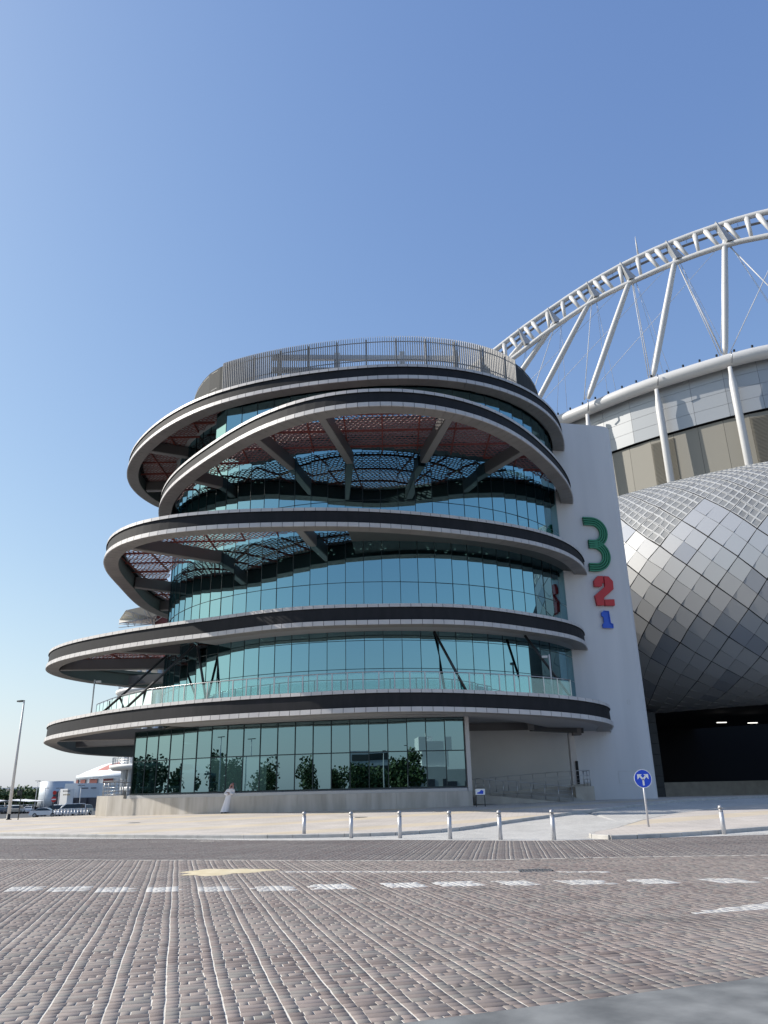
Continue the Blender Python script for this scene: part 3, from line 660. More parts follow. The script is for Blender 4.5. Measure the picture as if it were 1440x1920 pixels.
# --- balustrade on the lowest ring
P1, N1 = RINGS[1]; bal = []
for i in range(len(P1)):
    p = P1[i]; t = dth(p); 
    if 199 < t < 309:
        ins = .62+1.7*max(0, min(1, (222-t)/23)); bal.append((P1[i]+N1[i]*ins)[:3])
bal = spline(bal, .93, False); b = MB()
b.tube([(p[0], p[1], p[2]+2.37) for p in bal], .03, 6)
br_ = b.build('balustrade', 'steel', museum)
for i, p in enumerate(bal):
    MB().box((p[0], p[1], p[2]+1.83), (.05, .07, 1.1), math.atan2(p[1]-DC[1], p[0]-DC[0])).build('post', 'steel', br_)
    if i < len(bal)-1:
        q = bal[i+1]; d = (q-p)/np.linalg.norm(q-p); a, c = p+d*.05, q-d*.05; nn = np.array([d[1], -d[0], 0])*.012
        MB().hexa([tuple(a+[0, 0, 1.36]), tuple(c+[0, 0, 1.36]), tuple(c+nn+[0, 0, 1.36]), tuple(a+nn+[0, 0, 1.36])], [tuple(a+[0, 0, 2.26]), tuple(c+[0, 0, 2.26]), tuple(c+nn+[0, 0, 2.26]), tuple(a+nn+[0, 0, 2.26])]).build('glass_panel', 'clear', br_)
ceiling(1, 195, 312, 1.27, 'terrace_deck', 'concrete')
# --- raking struts between ring two and the terrace
for a, c in (((-12.8, 51, 11.1), (-17.4, 51.9, 7.1)), ((-15.6, 54.6, 11.1), (-19.6, 53.9, 7.1)), ((-12.6, 51.0, 11.1), (-11.7, 50.7, 7.3)), ((3, 48.2, 11.1), (4.75, 46.9, 7.1)), ((9, 50.0, 11.1), (11.7, 50.4, 7.1))):
    MB().tube([a, c], .085, 8).build('strut', 'dsteel', museum)
# --- beams from the drum to the rings
def beam(p, q, z, w=.55, h=.75):
    b = MB(); b.beam((*p, z+.5), (*q, z+.5), w, h, 0); b.beam((*p, z+.1), (*q, z+.1), w*.8, .045, 1); b.build('beam', ['beam', 'beam_lt'], museum)
for z, L in ((22.5, [((-7.9, 43.9), (-6.3, 48.6)), ((-3.6, 41.0), (-2.2, 48.0)), ((4.1, 41.2), (2.8, 47.9)), ((9.3, 46.6), (7.4, 50)), ((-13.5, 50.3), (-11.5, 51.8))]),
             (16.8, [((-16.8, 47.6), (-11.3, 51.6)), ((-5.3, 44.6), (-4.7, 48.2)), ((-19.4, 57.5), (-16.5, 59.6)), ((-19.9, 65.5), (-17, 65))]),
             (27.0, [((-18.3, 54.8), (-15.2, 56.3)), ((6.8, 46.2), (5.4, 49)), ((-20.9, 63), (-17.3, 63))]),
             (11.1, [((-19.6, 53.2), (-14.6, 55)), ((-25.8, 60.8), (-16.8, 61.2)), ((-24, 70), (-16, 68))]),
             (5.9, [((-26.6, 63.2), (-16, 62.4)), ((-27.6, 71), (-16, 67))])):
    for p, q in L: beam(p, q, z)
# --- pierced lattice canopies
def cell_lattice(k, ta, tb_, dz, rin, panel=2.35, cell=.37, name='lattice_panel', lim=60):
    P, N = RINGS[k]; O = P+N*.85; c = RING_PLAN[k][0]
    tho = np.unwrap(np.array([math.atan2(o[1]-DC[1], o[0]-DC[0]) for o in O])); ro = np.hypot(O[:, 0]-DC[0], O[:, 1]-DC[1])
    o_ = np.argsort(tho % (2*np.pi)); TT = (tho % (2*np.pi))[o_]; RR = ro[o_]
    z0 = RING_PLAN[k][1]+dz; cells = {}; a = cell; dx, dy = a*math.sqrt(3)/2*1.0, a*.75
    x0, x1, y0, y1 = O[:, 0].min(), O[:, 0].max(), O[:, 1].min(), O[:, 1].max()
    def jit(x, y):        # periodic warp: rosettes of large and small cells
        return x+.055*math.sin(2*math.pi*x/1.56+1)*math.cos(2*math.pi*y/1.35), y+.055*math.sin(2*math.pi*y/1.35+.6*math.sin(2*math.pi*x/1.56))
    r = a/2
    for j in range(int((y1-y0)/dy)+1):
        for i in range(int((x1-x0)/dx)+1):
            x = x0+i*dx+(dx/2 if j % 2 else 0); y = y0+j*dy; t = math.atan2(y-DC[1], x-DC[0]) % (2*math.pi); td = math.degrees(t)
            tt = td if td > 90 else td+360
            if not ta < tt < tb_: continue
            rad = math.hypot(x-DC[0], y-DC[1])
            if rad < rin or rad > np.interp(t, TT, RR, period=2*math.pi): continue
            cells.setdefault((math.floor(x/panel), math.floor(y/panel)), []).append((x, y))
    holder = MB(); 
    for (pi_, pj) in cells:
        X, Y = pi_*panel, pj*panel
        for A, B in (((X, Y), (X+panel, Y)), ((X, Y), (X, Y+panel))):
            for f in range(3):
                a_ = (A[0]+(B[0]-A[0])*f/3, A[1]+(B[1]-A[1])*f/3); b_ = (A[0]+(B[0]-A[0])*(f+1)/3, A[1]+(B[1]-A[1])*(f+1)/3); mx_, my_ = (a_[0]+b_[0])/2, (a_[1]+b_[1])/2
                t = math.atan2(my_-DC[1], mx_-DC[0]) % (2*math.pi); rad = math.hypot(mx_-DC[0], my_-DC[1])
                if rin-.2 < rad < np.interp(t, TT, RR, period=2*math.pi)+.1: holder.beam((*a_, z0-.05), (*b_, z0-.04), .08, .12)
    can = holder.build('canopy', 'red', museum)
    for key, L in sorted(cells.items(), key=lambda kv: kv[0][1]):
        b = MB()
        for (x, y) in L:
            ho, hi = [], []
            hs = .80+.06*math.sin(2*math.pi*x/1.56)*math.sin(2*math.pi*y/1.35+.7)
            cx_, cy_ = jit(x, y)
            for s in range(6):
                t = math.pi/6+s*math.pi/3; px, py = jit(x+r*math.cos(t), y+r*math.sin(t)); ho.append((px, py)); hi.append((cx_+(px-cx_)*hs, cy_+(py-cy_)*hs))
            V = [(*p, z0) for p in ho]+[(*p, z0) for p in hi]+[(*p, z0+.04) for p in hi]+[(*p, z0+.04) for p in ho]
            F = [(s, 6+s, 6+(s+1) % 6, (s+1) % 6) for s in range(6)]+[(6+s, 12+s, 12+(s+1) % 6, 6+(s+1) % 6) for s in range(6)]+[(12+s, 18+s, 18+(s+1) % 6, 12+(s+1) % 6) for s in range(6)]
            b.add(V, F)
        b.build(name, 'lattice', can)
cell_lattice(4, 190, 350, 1.05, DR+.35); cell_lattice(3, 150, 270, 1.05, DR+.35); cell_lattice(5, 150, 235, .95, DR+.35)
cell_lattice(2, 185, 236, 1.0, DR+.35)
# --- roof: deck and louvre screen
P5, N5 = RINGS[5]
MB().prism([tuple((P5[i]+N5[i]*1.0)[:2]) for i in range(0, len(P5), 2)], 28.0, 28.1).build('roof_deck', 'ceil', museum)
sc = []
for i in range(len(P5)):
    t = dth(P5[i]); ins = .55+4.2*max(0, min(1, (238-t)/30))**1.3 if 150 < t < 300 else .55+1.2*max(0, min(1, (t-300)/30)); sc.append((P5[i]+N5[i]*ins)[:2])
sc = np.array(sc)
scr = spline([tuple(p) for p in sc[::4]], .155); th_ = np.array([dth(p) for p in scr])
b = MB(); rail = [p for p, t in zip(scr, th_) if 198 < t < 328]; rail.sort(key=lambda p: dth(p))
for z in (28.75, 30.15): b.tube([(*p, z) for p in rail[::3]], .035, 5)
post = rail[::13]
for p in [q for q in post if 240 < dth(q) < 303]: b.box((*p, 29.25), (.12, .12, 2.2), math.atan2(p[1]-DC[1], p[0]-DC[0]))
rs = b.build('roof_screen', 'fin', museum)
fins = [p for p in rail if 239.5 < dth(p) < 303]
proto = MB().hexa([(-.09, -.018, 0), (.09, -.018, 0), (.09, .018, 0), (-.09, .018, 0)], [(-.01, -.018, 2.45), (.14, -.018, 2.28), (.14, .018, 2.28), (-.01, .018, 2.45)]).mesh('fin', 'fin')
for p in fins:
    o = link('fin', proto, rs); t = math.atan2(p[1]-DC[1], p[0]-DC[0]); o.location = (p[0]+.06*math.cos(t), p[1]+.06*math.sin(t), 28.1); o.rotation_euler = (0, 0, t)
for lo, hi in ((200, 239.5), (303, 326)):
    q = [p for p in rail if lo <= dth(p) <= hi]; q = q[::8]+[q[-1]]
    for a, c in zip(q[:-1], q[1:]): MB().hexa([(*a, 28.0), (*c, 28.0), (*(c*.998), 28.0), (*(a*.998), 28.0)], [(*a, 30.3), (*c, 30.3), (*(c*.998), 30.3), (*(a*.998), 30.3)]).build('screen_panel', 'screenpanel', rs)
b = MB()
for y, z in ((46.5, 29.0), (46.5, 30.0), (50, 30.4), (56, 30.9)): b.box((-1, y, z), (13, .25, .35), R_(3))
for x in (-7, -3, 1.5, 5.2): b.box((x, 46.5, 29.1), (.35, .3, 2.6))
b.build('roof_plant_frame', 'wpaint', museum)
# two mast lights on the terrace
for (x, y), lab, dx in (((-21.3, 56.6), 'thin pale mast with a camera on the terrace at its far left end', .3), ((10.45, 49.9), 'thin pale mast light on the terrace beside the white wall', -.3)):
    m = empty('mast_light', (x, y, 7.1), lab, 'light')
    MB().tube([(0, 0, 0), (0, 0, 2.7)], .055, 8).build('pole', 'wpaint', m); MB().box((dx, 0, 2.55), (.35, .15, .14)).tube([(0, 0, 2.6), (dx, 0, 2.6)], .02).build('head', 'wpaint', m)

# ------------------------------------------------------------------ numerals on the white wall
def wall3(s, z, o): p = wp(s, o); return (p[0], p[1], z)
def numeral(lab, cat='sign'): return empty('numeral_sign', (*wp(3.3, .1), 16), lab, cat)
def stroke(b, line, w, o0, o1, mi=0, m=6):
    """a flat bar of width w following 2-D points on the wall, from o0 to o1 off it"""
    n = len(line); L = [Vector(p) for p in line]; q = []
    for i, p in enumerate(L):
        d = (L[min(i+1, n-1)]-L[max(i-1, 0)]).normalized(); nn = Vector((-d.y, d.x))*w/2; q.append((p+nn, p-nn))
    k = len(b.v)
    for a, c in q: b.v += [wall3(a.x, a.y, o0), wall3(c.x, c.y, o0), wall3(c.x, c.y, o1), wall3(a.x, a.y, o1)]
    for i in range(n-1):
        for j in range(4): b.f.append((k+4*i+j, k+4*i+(j+1) % 4, k+4*i+4+(j+1) % 4, k+4*i+4+j)); b.m.append(mi); b.sm.append(False)
    for i, f in ((0, (3, 2, 1, 0)), (n-1, (0, 1, 2, 3))): b.f.append(tuple(k+4*i+j for j in f)); b.m.append(mi); b.sm.append(False)
def place(o, root):
    o.parent = root; o.matrix_parent_inverse = Matrix.Translation(-root.location); return o
n3 = numeral('large green striped number 3 on the white wall')
def bowl(cs, cz, r, x0, n=16): return [(x0, cz+r)]+[(cs+r*math.cos(t), cz+r*math.sin(t)) for t in np.linspace(math.pi/2, -math.pi/2, n)]+[(x0, cz-r)]
b = MB()
for r in (1.30, 1.02, .74, .46):
    pass
rs3 = (1.18, 1.005, .83, .655)
for bi, (cs, cz, xs_) in enumerate(((3.10, 20.15, (2.42, 2.43, 2.44, 2.45)), (3.10, 18.28, (2.48, 2.5, 2.5, 2.52)))):
    for k, r in enumerate(rs3):
        ln = bowl(cs+.0, cz, r, xs_[k]); ln = [(p[0], p[1]) for p in ln]
        if bi == 0: ln = ln[:-1]+[(2.68, ln[-1][1])]
        else: ln = [(2.68, ln[0][1])]+ln[1:]
        o = MB(); stroke(o, ln, .108, .02, .22+.01*bi); place(o.build('stripe', 'green'), n3)
o = MB()
for cs, cz, x0, x1 in ((3.10, 20.15, 2.46, 2.72), (3.10, 18.28, 2.72, 2.52)):
    ln = bowl(cs, cz, .917, x0); ln[0] = (x0, ln[0][1]); ln[-1] = (x1, ln[-1][1]); stroke(o, ln, .62, .01, .06+.01*(x0 > 2.6))
place(o.build('backing', 'sgrn_d'), n3)
n2 = numeral('red blocky stencil number 2 between the green 3 and the blue 1')
def flat(b, pts, o0, o1, mi=0):
    n = len(pts); V = [wall3(p[0], p[1], o0) for p in pts]+[wall3(p[0], p[1], o1) for p in pts]
    return b.add(V, [tuple(reversed(range(n))), tuple(range(n, 2*n))]+[(i, (i+1) % n, n+(i+1) % n, n+i) for i in range(n)], mi)
for pts in ([(2.71, 15.84), (2.72, 16.3), (3.05, 16.66), (3.48, 16.68), (3.48, 16.16), (3.36, 16.16), (3.32, 15.9), (3.2, 15.84)],
            [(3.57, 16.68), (3.93, 16.66), (4.25, 16.3), (4.22, 15.68), (3.36, 15.0), (3.33, 14.42), (2.75, 14.4), (2.66, 15.15), (3.57, 15.88)],
            [(3.40, 14.86), (4.18, 14.9), (4.17, 14.42), (3.40, 14.4)]):
    place(flat(MB(), pts, .02, .24).build('block', 'sred'), n2)
n1 = numeral('small blue outlined number 1, lowest on the white wall')
one = [(3.05, 12.75), (3.05, 13.0), (3.18, 13.1), (3.18, 13.55), (3.05, 13.62), (3.05, 13.85), (3.25, 13.99), (3.62, 13.99), (3.66, 13.1), (3.84, 13.02), (3.84, 12.75)]
place(flat(MB(), one, .02, .14).build('back_plate', 'sblue'), n1)
o = MB(); stroke(o, one+[one[0]], .07, .13, .2); place(o.build('outline', 'sblue'), n1)
# ------------------------------------------------------------------ stadium
st = empty('stadium', (0, 0, 0), 'silver stadium with bulging diamond panel skin and white arch', 'stadium')
TUBE = [(-22, 140), (-8, 126), (8, 112.6), (20, 101.6), (24.7, 96.9), (31.05, 90.2), (34.8, 86.8), (41.97, 81.7), (46.4, 79.6), (56, 76.5), (70, 75)]
tc_ = spline(TUBE, 1.0, False)
MB().tube([(*p, 50) for p in tc_[::3]], .84, 14).build('roof_ring_tube', 'wpaint', st)
b = MB()
for p in tc_[::2]: b.box((p[0]-.3, p[1]-.3, 50.92), (.2, .2, .26))
b.build('tube_fitting', 'dsteel', st, 'stuff')
d_ = np.gradient(tc_, axis=0); d_ /= np.linalg.norm(d_, axis=1)[:, None]; tn = np.column_stack([-d_[:, 1], d_[:, 0]])   # away from camera
tn = np.where((tn@np.array([.5, .85]))[:, None] > 0, tn, -tn)
cl = tc_+tn*.9; sel = [i for i in range(len(cl)) if cl[i][0] > 12]; cl = cl[sel]; tn2 = tn[sel]
def walls(name, mt, z0, z1, rows, step, lim, inset=.0, gap=.035, depth=.06):
    pc = Pieces(name, mt, st, lim)
    for i in range(0, len(cl)-step, step):
        a, c = cl[i]+tn2[i]*inset, cl[i+step]+tn2[i+step]*inset; d = (c-a)/np.linalg.norm(c-a); a2, c2 = a+d*gap/2, c-d*gap/2; nn = np.array([d[1], -d[0]]); nn = -nn if nn@tn2[i] < 0 else nn
        for k in range(rows):
            za, zb = z0+(z1-z0)*k/rows+gap/2, z0+(z1-z0)*(k+1)/rows-gap/2
            pc.add([(*a2, za), (*c2, za), (*(c2+nn*depth), za), (*(a2+nn*depth), za), (*a2, zb), (*c2, zb), (*(c2+nn*depth), zb), (*(a2+nn*depth), zb)], HEX)
    pc.done()
walls('cladding_panel', 'clad', 43.2, 49.9, 4, 4, 60)
walls('louvre_panel', 'louvre', 26, 43.05, 2, 3, 60, .35)
b = MB()
for k in range(90):       # louvre blades
    z = 27+.18*k
    if z > 43: break
for i in range(0, len(cl)-3, 3):
    a, c = cl[i]+tn2[i]*.27, cl[i+3]+tn2[i+3]*.27
    if (i//3) % 4 == 2:
        for k in range(92): b.beam((*a, 27+.17*k), (*c, 27+.17*k), .08, .045)
b.build('louvre_blade', 'louvre', st, 'stuff')
b = MB()
for i in range(len(cl)-1): b.hexa([(*(cl[i]+tn2[i]*.6), 20), (*(cl[i+1]+tn2[i+1]*.6), 20), (*(cl[i+1]+tn2[i+1]*1), 20), (*(cl[i]+tn2[i]*1), 20)], [(*(cl[i]+tn2[i]*.6), 50.3), (*(cl[i+1]+tn2[i+1]*.6), 50.3), (*(cl[i+1]+tn2[i+1]*1), 50.3), (*(cl[i]+tn2[i]*1), 50.3)])
b.build('backing_wall', 'joint', st)
for x, y in ((27.6, 92.8), (34.78, 86.3), (41.95, 81.2), (50.5, 77.8), (21, 100)):
    b = MB(); b.tube([(x, y, 48.9), (x, y, 47.9), (x, y, 46.6), (x-.2, y-.3, 25)], .5, 12, radii=[.24, .28, .45, .45]); b.build('column', 'wpaint', st)
    MB().tube([(x, y-.96, 50.5), (x, y-.99, 49.8), (x, y-.6, 49.1)], .09, 6).build('tube_clamp', 'steel', st)
# arch: two tubes with battens, masts and cables
AU = [(-12, 119, 50.5), (2, 109.5, 56.4), (16.5, 99.4, 62.8), (20.45, 96.6, 64.7), (25, 93.5, 66.5), (29.5, 90.3, 68.0), (34, 87.2, 69.0), (39.2, 83.6, 69.4), (44.1, 80.2, 69.15), (48.4, 77.2, 68.4), (56, 72, 66), (66, 65, 61)]
AL = [(-10, 117.5, 48.5), (4, 108, 54.4), (18.8, 97.8, 60.45), (22, 95.5, 62), (25.9, 92.8, 63.7), (30.4, 89.7, 65.2), (35, 86.5, 65.85), (39.4, 83.5, 66.2), (44, 80.2, 65.9), (48, 77.5, 65.0), (56, 72, 62.5), (66, 65, 57.5)]
au, al = spline(AU, 1.25, False), spline(AL, 1.25, False)
MB().tube(au[::2], .38, 12).build('arch_tube', 'wpaint', st); MB().tube(al[::2], .36, 12).build('arch_tube', 'wpaint', st)
def nearest_on(line, x): i = int(np.argmin(np.abs(line[:, 0]-x))); return line[i]
MTOP = [(44.03, 80.24, 66.7), (38.98, 83.76, 66.8), (34.13, 87.13, 66.6), (29.53, 90.3, 65.7), (25.13, 93.4, 64.3), (20.57, 96.55, 62.5), (16, 99.8, 60.2)]
MBOT = [(41.95, 81.69, 50.9), (34.78, 86.67, 50.9), (27.65, 91.63, 50.6), (20.4, 97.3, 50.4), (13.4, 103.6, 50.3), (6.5, 109.8, 50.3), (0, 116, 50.3)]
xs_ = []
for i in range(6):
    a, c = MTOP[i][0], MTOP[i+1][0]; xs_ += [c+(a-c)*f for f in (.2, .5, .8)]
xs_ += [44.03+4.9*f for f in (.2, .5, .8)]+[44.03+4.9+5*f for f in (.2, .5, .8)]+[13.5, 11, 8.5]
for x in xs_:
    p, q = nearest_on(au, x-.35), nearest_on(al, x+.35); MB().tube([p, (Vector(p)+Vector(q))/2, q], .3, 8, radii=[.38, .27, .22]).build('arch_batten', 'wpaint', st)
b = MB()   # walkway grille inside the arch
for i in range(0, len(au)-1):
    p = Vector(au[i])*.72+Vector(nearest_on(al, au[i][0]+.8))*.28; q = Vector(au[i+1])*.72+Vector(nearest_on(al, au[i+1][0]+.8))*.28
    p.y += .5; q.y += .5; b.beam(p, q, .5, .08); b.tube([p, p+Vector((0, 0, .7))], .03, 4)
b.build('arch_walkway', 'steel', st, 'stuff')
for (x, y, z) in MTOP+[(49.3, 76.6, 66.0)]:
    p = nearest_on(au, x-.7); q = nearest_on(al, x+.3); b = MB()
    V = [tuple(Vector(p)+Vector((.0, -.5, .45))), tuple(Vector(q)+Vector((.55, -.5, .3))), tuple(Vector(q)+Vector((-.5, -.5, .2)))]
    b.add(V+[(a, c+.9, d) for a, c, d in V], [(0, 1, 2), (5, 4, 3), (0, 3, 4, 1), (1, 4, 5, 2), (2, 5, 3, 0)]); b.build('gusset_plate', 'clad', st)
for t, q in zip(MTOP, MBOT):
    t, q = Vector(t), Vector(q); d = (q-t).normalized()
    MB().tube([t-d*.3, t+d*1.0, t+(q-t)*.5, q-d*.9, q], .5, 12, radii=[.22, .36, .42, .36, .2]).build('mast', 'wpaint', st)
cab = []
for i, t in enumerate(MTOP):
    for j, r in ((i, .035), (i-1, .055), (i+2, .03)):
        if 0 <= j < len(MBOT): q = MBOT[j]; cab.append((t, (q[0]-.5, q[1]+.3, q[2]), r))
    q = MBOT[i]; cab.append(((t[0]+.6, t[1]+.2, t[2]-.4), (q[0]+13, q[1]+4, 50), .025)); cab.append(((t[0]+.6, t[1]+.2, t[2]-.4), (q[0]+16, q[1]+7, 50), .025))
cab += [((44.3, 80.4, 66.3), (50.5, 77, 50.6), .07), ((39.2, 83.9, 66.3), (41.6, 81.6, 50.9), .075), ((34.3, 87.2, 66.2), (34.5, 86.8, 50.9), .06), ((49.8, 76.2, 65), (42.4, 81.6, 50.9), .05)]
for p, q, r in cab: MB().tube([p, q], r, 5).build('cable', 'wpaint', st)
MB().tube([(35.25, 86.35, 69.2), (35.25, 86.35, 71.4), (35.25, 86.35, 72.6)], .1, 6, radii=[.13, .1, .03]).build('lightning_rod', 'wpaint', st)
# --- bulging skin of diamond panels
SK = [(-4, 113), (8, 98), (17, 87.3), (22, 82.5), (26.3, 79.0), (31.4, 74.6), (36, 71.6), (41, 69.2), (48, 67), (58, 65.5), (72, 65)]
LU, LV = .78, 1.10
sk = spline(SK, .1, False); sl = np.r_[0, np.cumsum(np.linalg.norm(np.diff(sk, axis=0), axis=1))]; sd = np.gradient(sk, axis=0); sd /= np.linalg.norm(sd, axis=1)[:, None]
sn = np.column_stack([sd[:, 1], -sd[:, 0]]); sn = np.where((sn@np.array([.5, .85]))[:, None] > 0, -sn, sn)  # towards the camera
pr = []
for t in np.linspace(R_(104), R_(-104), 200):
    ct, stn = math.cos(t), math.sin(t); pr.append((12.0*(abs(ct)**.9)*(1 if ct > 0 else -1), 19.2+(11.6 if stn > 0 else 10.6)*stn))
pr = np.array(pr); pl_ = np.r_[0, np.cumsum(np.linalg.norm(np.diff(pr, axis=0), axis=1))]; vmax = pl_[-1]
def SP(u, v, o=0):
    x, y = np.interp(u, sl, sk[:, 0]), np.interp(u, sl, sk[:, 1]); nx, ny_ = np.interp(u, sl, sn[:, 0]), np.interp(u, sl, sn[:, 1])
    v = min(max(v, 0), vmax); a, z = np.interp(v, pl_, pr[:, 0]), np.interp(v, pl_, pr[:, 1])
    e = .05; a1, z1 = np.interp(min(v+e, vmax), pl_, pr[:, 0]), np.interp(min(v+e, vmax), pl_, pr[:, 1]); a0, z0 = np.interp(max(v-e, 0), pl_, pr[:, 0]), np.interp(max(v-e, 0), pl_, pr[:, 1])
    da, dz = a1-a0, z1-z0; q = math.hypot(da, dz) or 1; na, nz = -dz/q, da/q
    a += na*o; return Vector((x+nx*a, y+ny_*a, z+nz*o))
U0 = float(np.interp(21, sk[:, 0], sl)); b = MB()
us = np.arange(0, sl[-1], 2.0); vs = np.linspace(0, vmax, 40); V = [tuple(SP(u, v, -.12)) for u in us for v in vs]; n = len(vs)
b.add(V, [(i*n+j, i*n+j+1, (i+1)*n+j+1, (i+1)*n+j) for i in range(len(us)-1) for j in range(n-1)], 0, True); b.build('skin_backing', 'joint', st)
UREF, VREF = 55.6, 15.2
spc = {'skin_panel': Pieces('skin_panel', ['skin', 'skin2'], st, 260), 'screen_panel': Pieces('screen_panel', ['lat_bar', 'lat_gl'], st, 150)}
rr_ = random.Random(11)
def quad_piece(u, v, A, B, C_, D, g, mi):
    return
for i in range(-40, 60):
    for j in range(-40, 60):
        uc = UREF+(i-j)*LU; vc = VREF+(i+j+1)*LV            # i runs down-right, j down-left
        if vc < .6 or vc > vmax-.6 or uc < 2 or uc > sl[-1]-2: continue
        c_ = SP(uc, vc)
        if c_.x < 19 or c_.x > 52: continue
        solid = (i//4)+(j//4) >= 0
        g = .02; ga = g+(.03 if i % 2 == 0 else 0); gb = g+(.03 if i % 2 == 1 else 0); gc = g+(.045 if j % 2 == 0 else 0); gd = g+(.045 if j % 2 == 1 else 0)
        def pt(fi, fj, o=0): return SP(UREF+((i+fi)-(j+fj))*LU, VREF+((i+fi)+(j+fj))*LV, o)
        def quad(f0, f1, h0, h1, o): return [pt(f0, h0, o), pt(f1, h0, o), pt(f1, h1, o), pt(f0, h1, o)]
        if solid:
            f0, f1, h0, h1 = ga/2, 1-gb/2, gc/2, 1-gd/2; tl = rr_.gauss(0, .006)
            A, B = quad(f0, f1, h0, h1, -.05), quad(f0, f1, h0, h1, 0); 
            dull = rr_.random() < .16
            nq = (B[2]-B[0]).cross(B[3]-B[1]).normalized(); dl = (B[0]-B[1]+B[2]-B[3]).dot(nq)/4; B = [B[0]-nq*dl, B[1]+nq*dl, B[2]-nq*dl, B[3]+nq*dl]
            s_ = spc['skin_panel']; s_.add([tuple(p) for p in A+B], HEX, 1 if dull else 0)
        else:
            V = []; F = []; mi = []
            bm_ = MB(); ed = [ga/2+.0, .5, 1-gb/2]; eh = [gc/2, .5, 1-gd/2]; w = .038
            for a in range(2):
                for c in range(2):
                    f0, f1, h0, h1 = ed[a], ed[a+1], eh[c], eh[c+1]
                    O = quad(f0, f1, h0, h1, 0); I = quad(f0+w*1.2, f1-w*1.2, h0+w*1.2, h1-w*1.2, 0); D_ = quad(f0+w*1.2, f1-w*1.2, h0+w*1.2, h1-w*1.2, -.03)
                    bm_.add(O+I+D_, [(0, 1, 5, 4), (1, 2, 6, 5), (2, 3, 7, 6), (3, 0, 4, 7), (4, 5, 9, 8), (5, 6, 10, 9), (6, 7, 11, 10), (7, 4, 8, 11)], 0); bm_.poly(D_, 1)
            spc['screen_panel'].q.append((c_.length, bm_, None, None))
spc['skin_panel'].done()
q_ = sorted(spc['screen_panel'].q, key=lambda t: t[0]); rest_ = MB()
for k, (_, bm_, _, _) in enumerate(q_):
    if k < 150: bm_.build('screen_panel', ['lat_bar', 'lat_gl'], st)
    else:
        for f, mi in zip(bm_.f, bm_.m): rest_.poly([bm_.v[x] for x in f], mi)
if rest_.v: rest_.build('screen_panel', ['lat_bar', 'lat_gl'], st, 'stuff')
# top ledge and tunnel
b = MB()
for i in range(0, len(us)-1):
    a, c = SP(us[i], 0, -.15), SP(us[i+1], 0, -.15); na = Vector((np.interp(us[i], sl, sn[:, 0]), np.interp(us[i], sl, sn[:, 1]), 0)); nb = Vector((np.interp(us[i+1], sl, sn[:, 0]), np.interp(us[i+1], sl, sn[:, 1]), 0))
    b.poly([a, c, c-nb*9, a-na*9]); a, c = SP(us[i], vmax, -.15), SP(us[i+1], vmax, -.15); b.poly([a, c, c-nb*30, a-na*30], 1)
b.build('skin_return', ['clad', 'black'], st)
tg = tz(25, 75)
b = MB(); b.prism([(23.2, 76.6), (24.0, 77.2), (30, 96), (27, 96), (20, 80)], tg-.1, 8.4); b.build('tunnel_wall', 'tunnel', st)
b = MB()
for k in range(8): b.beam((22.0, 74.75, .9+k*1.02), (25.1, 75.4, .9+k*1.02), .08, .99, upv=(0, 0, 1))
for k in range(8): MB().beam((21.6, 74.7, 1.15+k*.96), (25.3, 75.5, 1.15+k*.96), .1, .93).build('tunnel_panel', 'tunnel', st)
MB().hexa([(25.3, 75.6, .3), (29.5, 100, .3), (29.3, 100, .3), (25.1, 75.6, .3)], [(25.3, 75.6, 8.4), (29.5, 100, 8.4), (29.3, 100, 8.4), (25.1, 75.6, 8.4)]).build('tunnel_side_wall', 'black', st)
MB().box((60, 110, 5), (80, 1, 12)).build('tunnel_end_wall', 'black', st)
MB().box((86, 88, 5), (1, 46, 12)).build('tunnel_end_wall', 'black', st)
for x0, x1 in ((22, 34), (34.1, 39), (39.1, 60)): MB().box(((x0+x1)/2, 81.5+(x0-22)*.10, tg+.55), (x1-x0-.04, .5, 1.5), R_(4)).build('barrier', 'concrete', st)
for x, y in ((35.9, 86), (39.9, 87.5)): MB().box((x, y, 8.05), (1.0, .24, .08)).build('ceiling_light', 'lampw', st)
# ------------------------------------------------------------------ bollards in front
def make_bollard(x, y, lab, grp='bollards along the road edge', h=.93, r=.075):
    o = empty('bollard', (x, y, tz(x, y)+.0), lab, 'bollard', grp)
    MB().lathe([(r, 0), (r, h*.84)], n=18).build('post', 'bollard', o)
    MB().lathe([(r*1.02, 0), (r*1.02, .03), (r*.8, .035), (r*.8, .05), (r*1.08, .055), (r*1.1, .085), (r*1.02, .12), (r*.7, .155), (r*.3, .172), (.001, .176)], (0, 0, h*.84), 18).build('cap', 'bollcap', o)
    MB().lathe([(r*1.03, 0), (r*1.03, .012)], (0, 0, h*.80), 18).build('groove', 'joint', o)
    return o
BL = [(-3.42, 32.7, 'leftmost of the steel bollards along the road edge'), (-1.52, 31.75, 'second bollard from the left along the road edge'),
      (.33, 31.0, 'third bollard from the left, in front of the glass wall'), (2.09, 29.6, 'fourth bollard from the left, below the end of the stone plinth'),
      (3.74, 28.6, 'fifth bollard from the left, in front of the ramp railings'), (5.42, 27.85, 'sixth bollard, nearest to the blue road sign on its left'),
      (11.5, 28.85, 'lone bollard to the right of the blue road sign')]
b0 = None
for x, y, lab in BL:
    if b0 is None: b0 = make_bollard(x, y, lab); continue
    o = copy_tree(b0); o.location = (x, y, tz(x, y)+(.12 if x > 11 else 0)*0); o['label'] = lab; o.rotation_euler = (0, 0, random.random()*6)
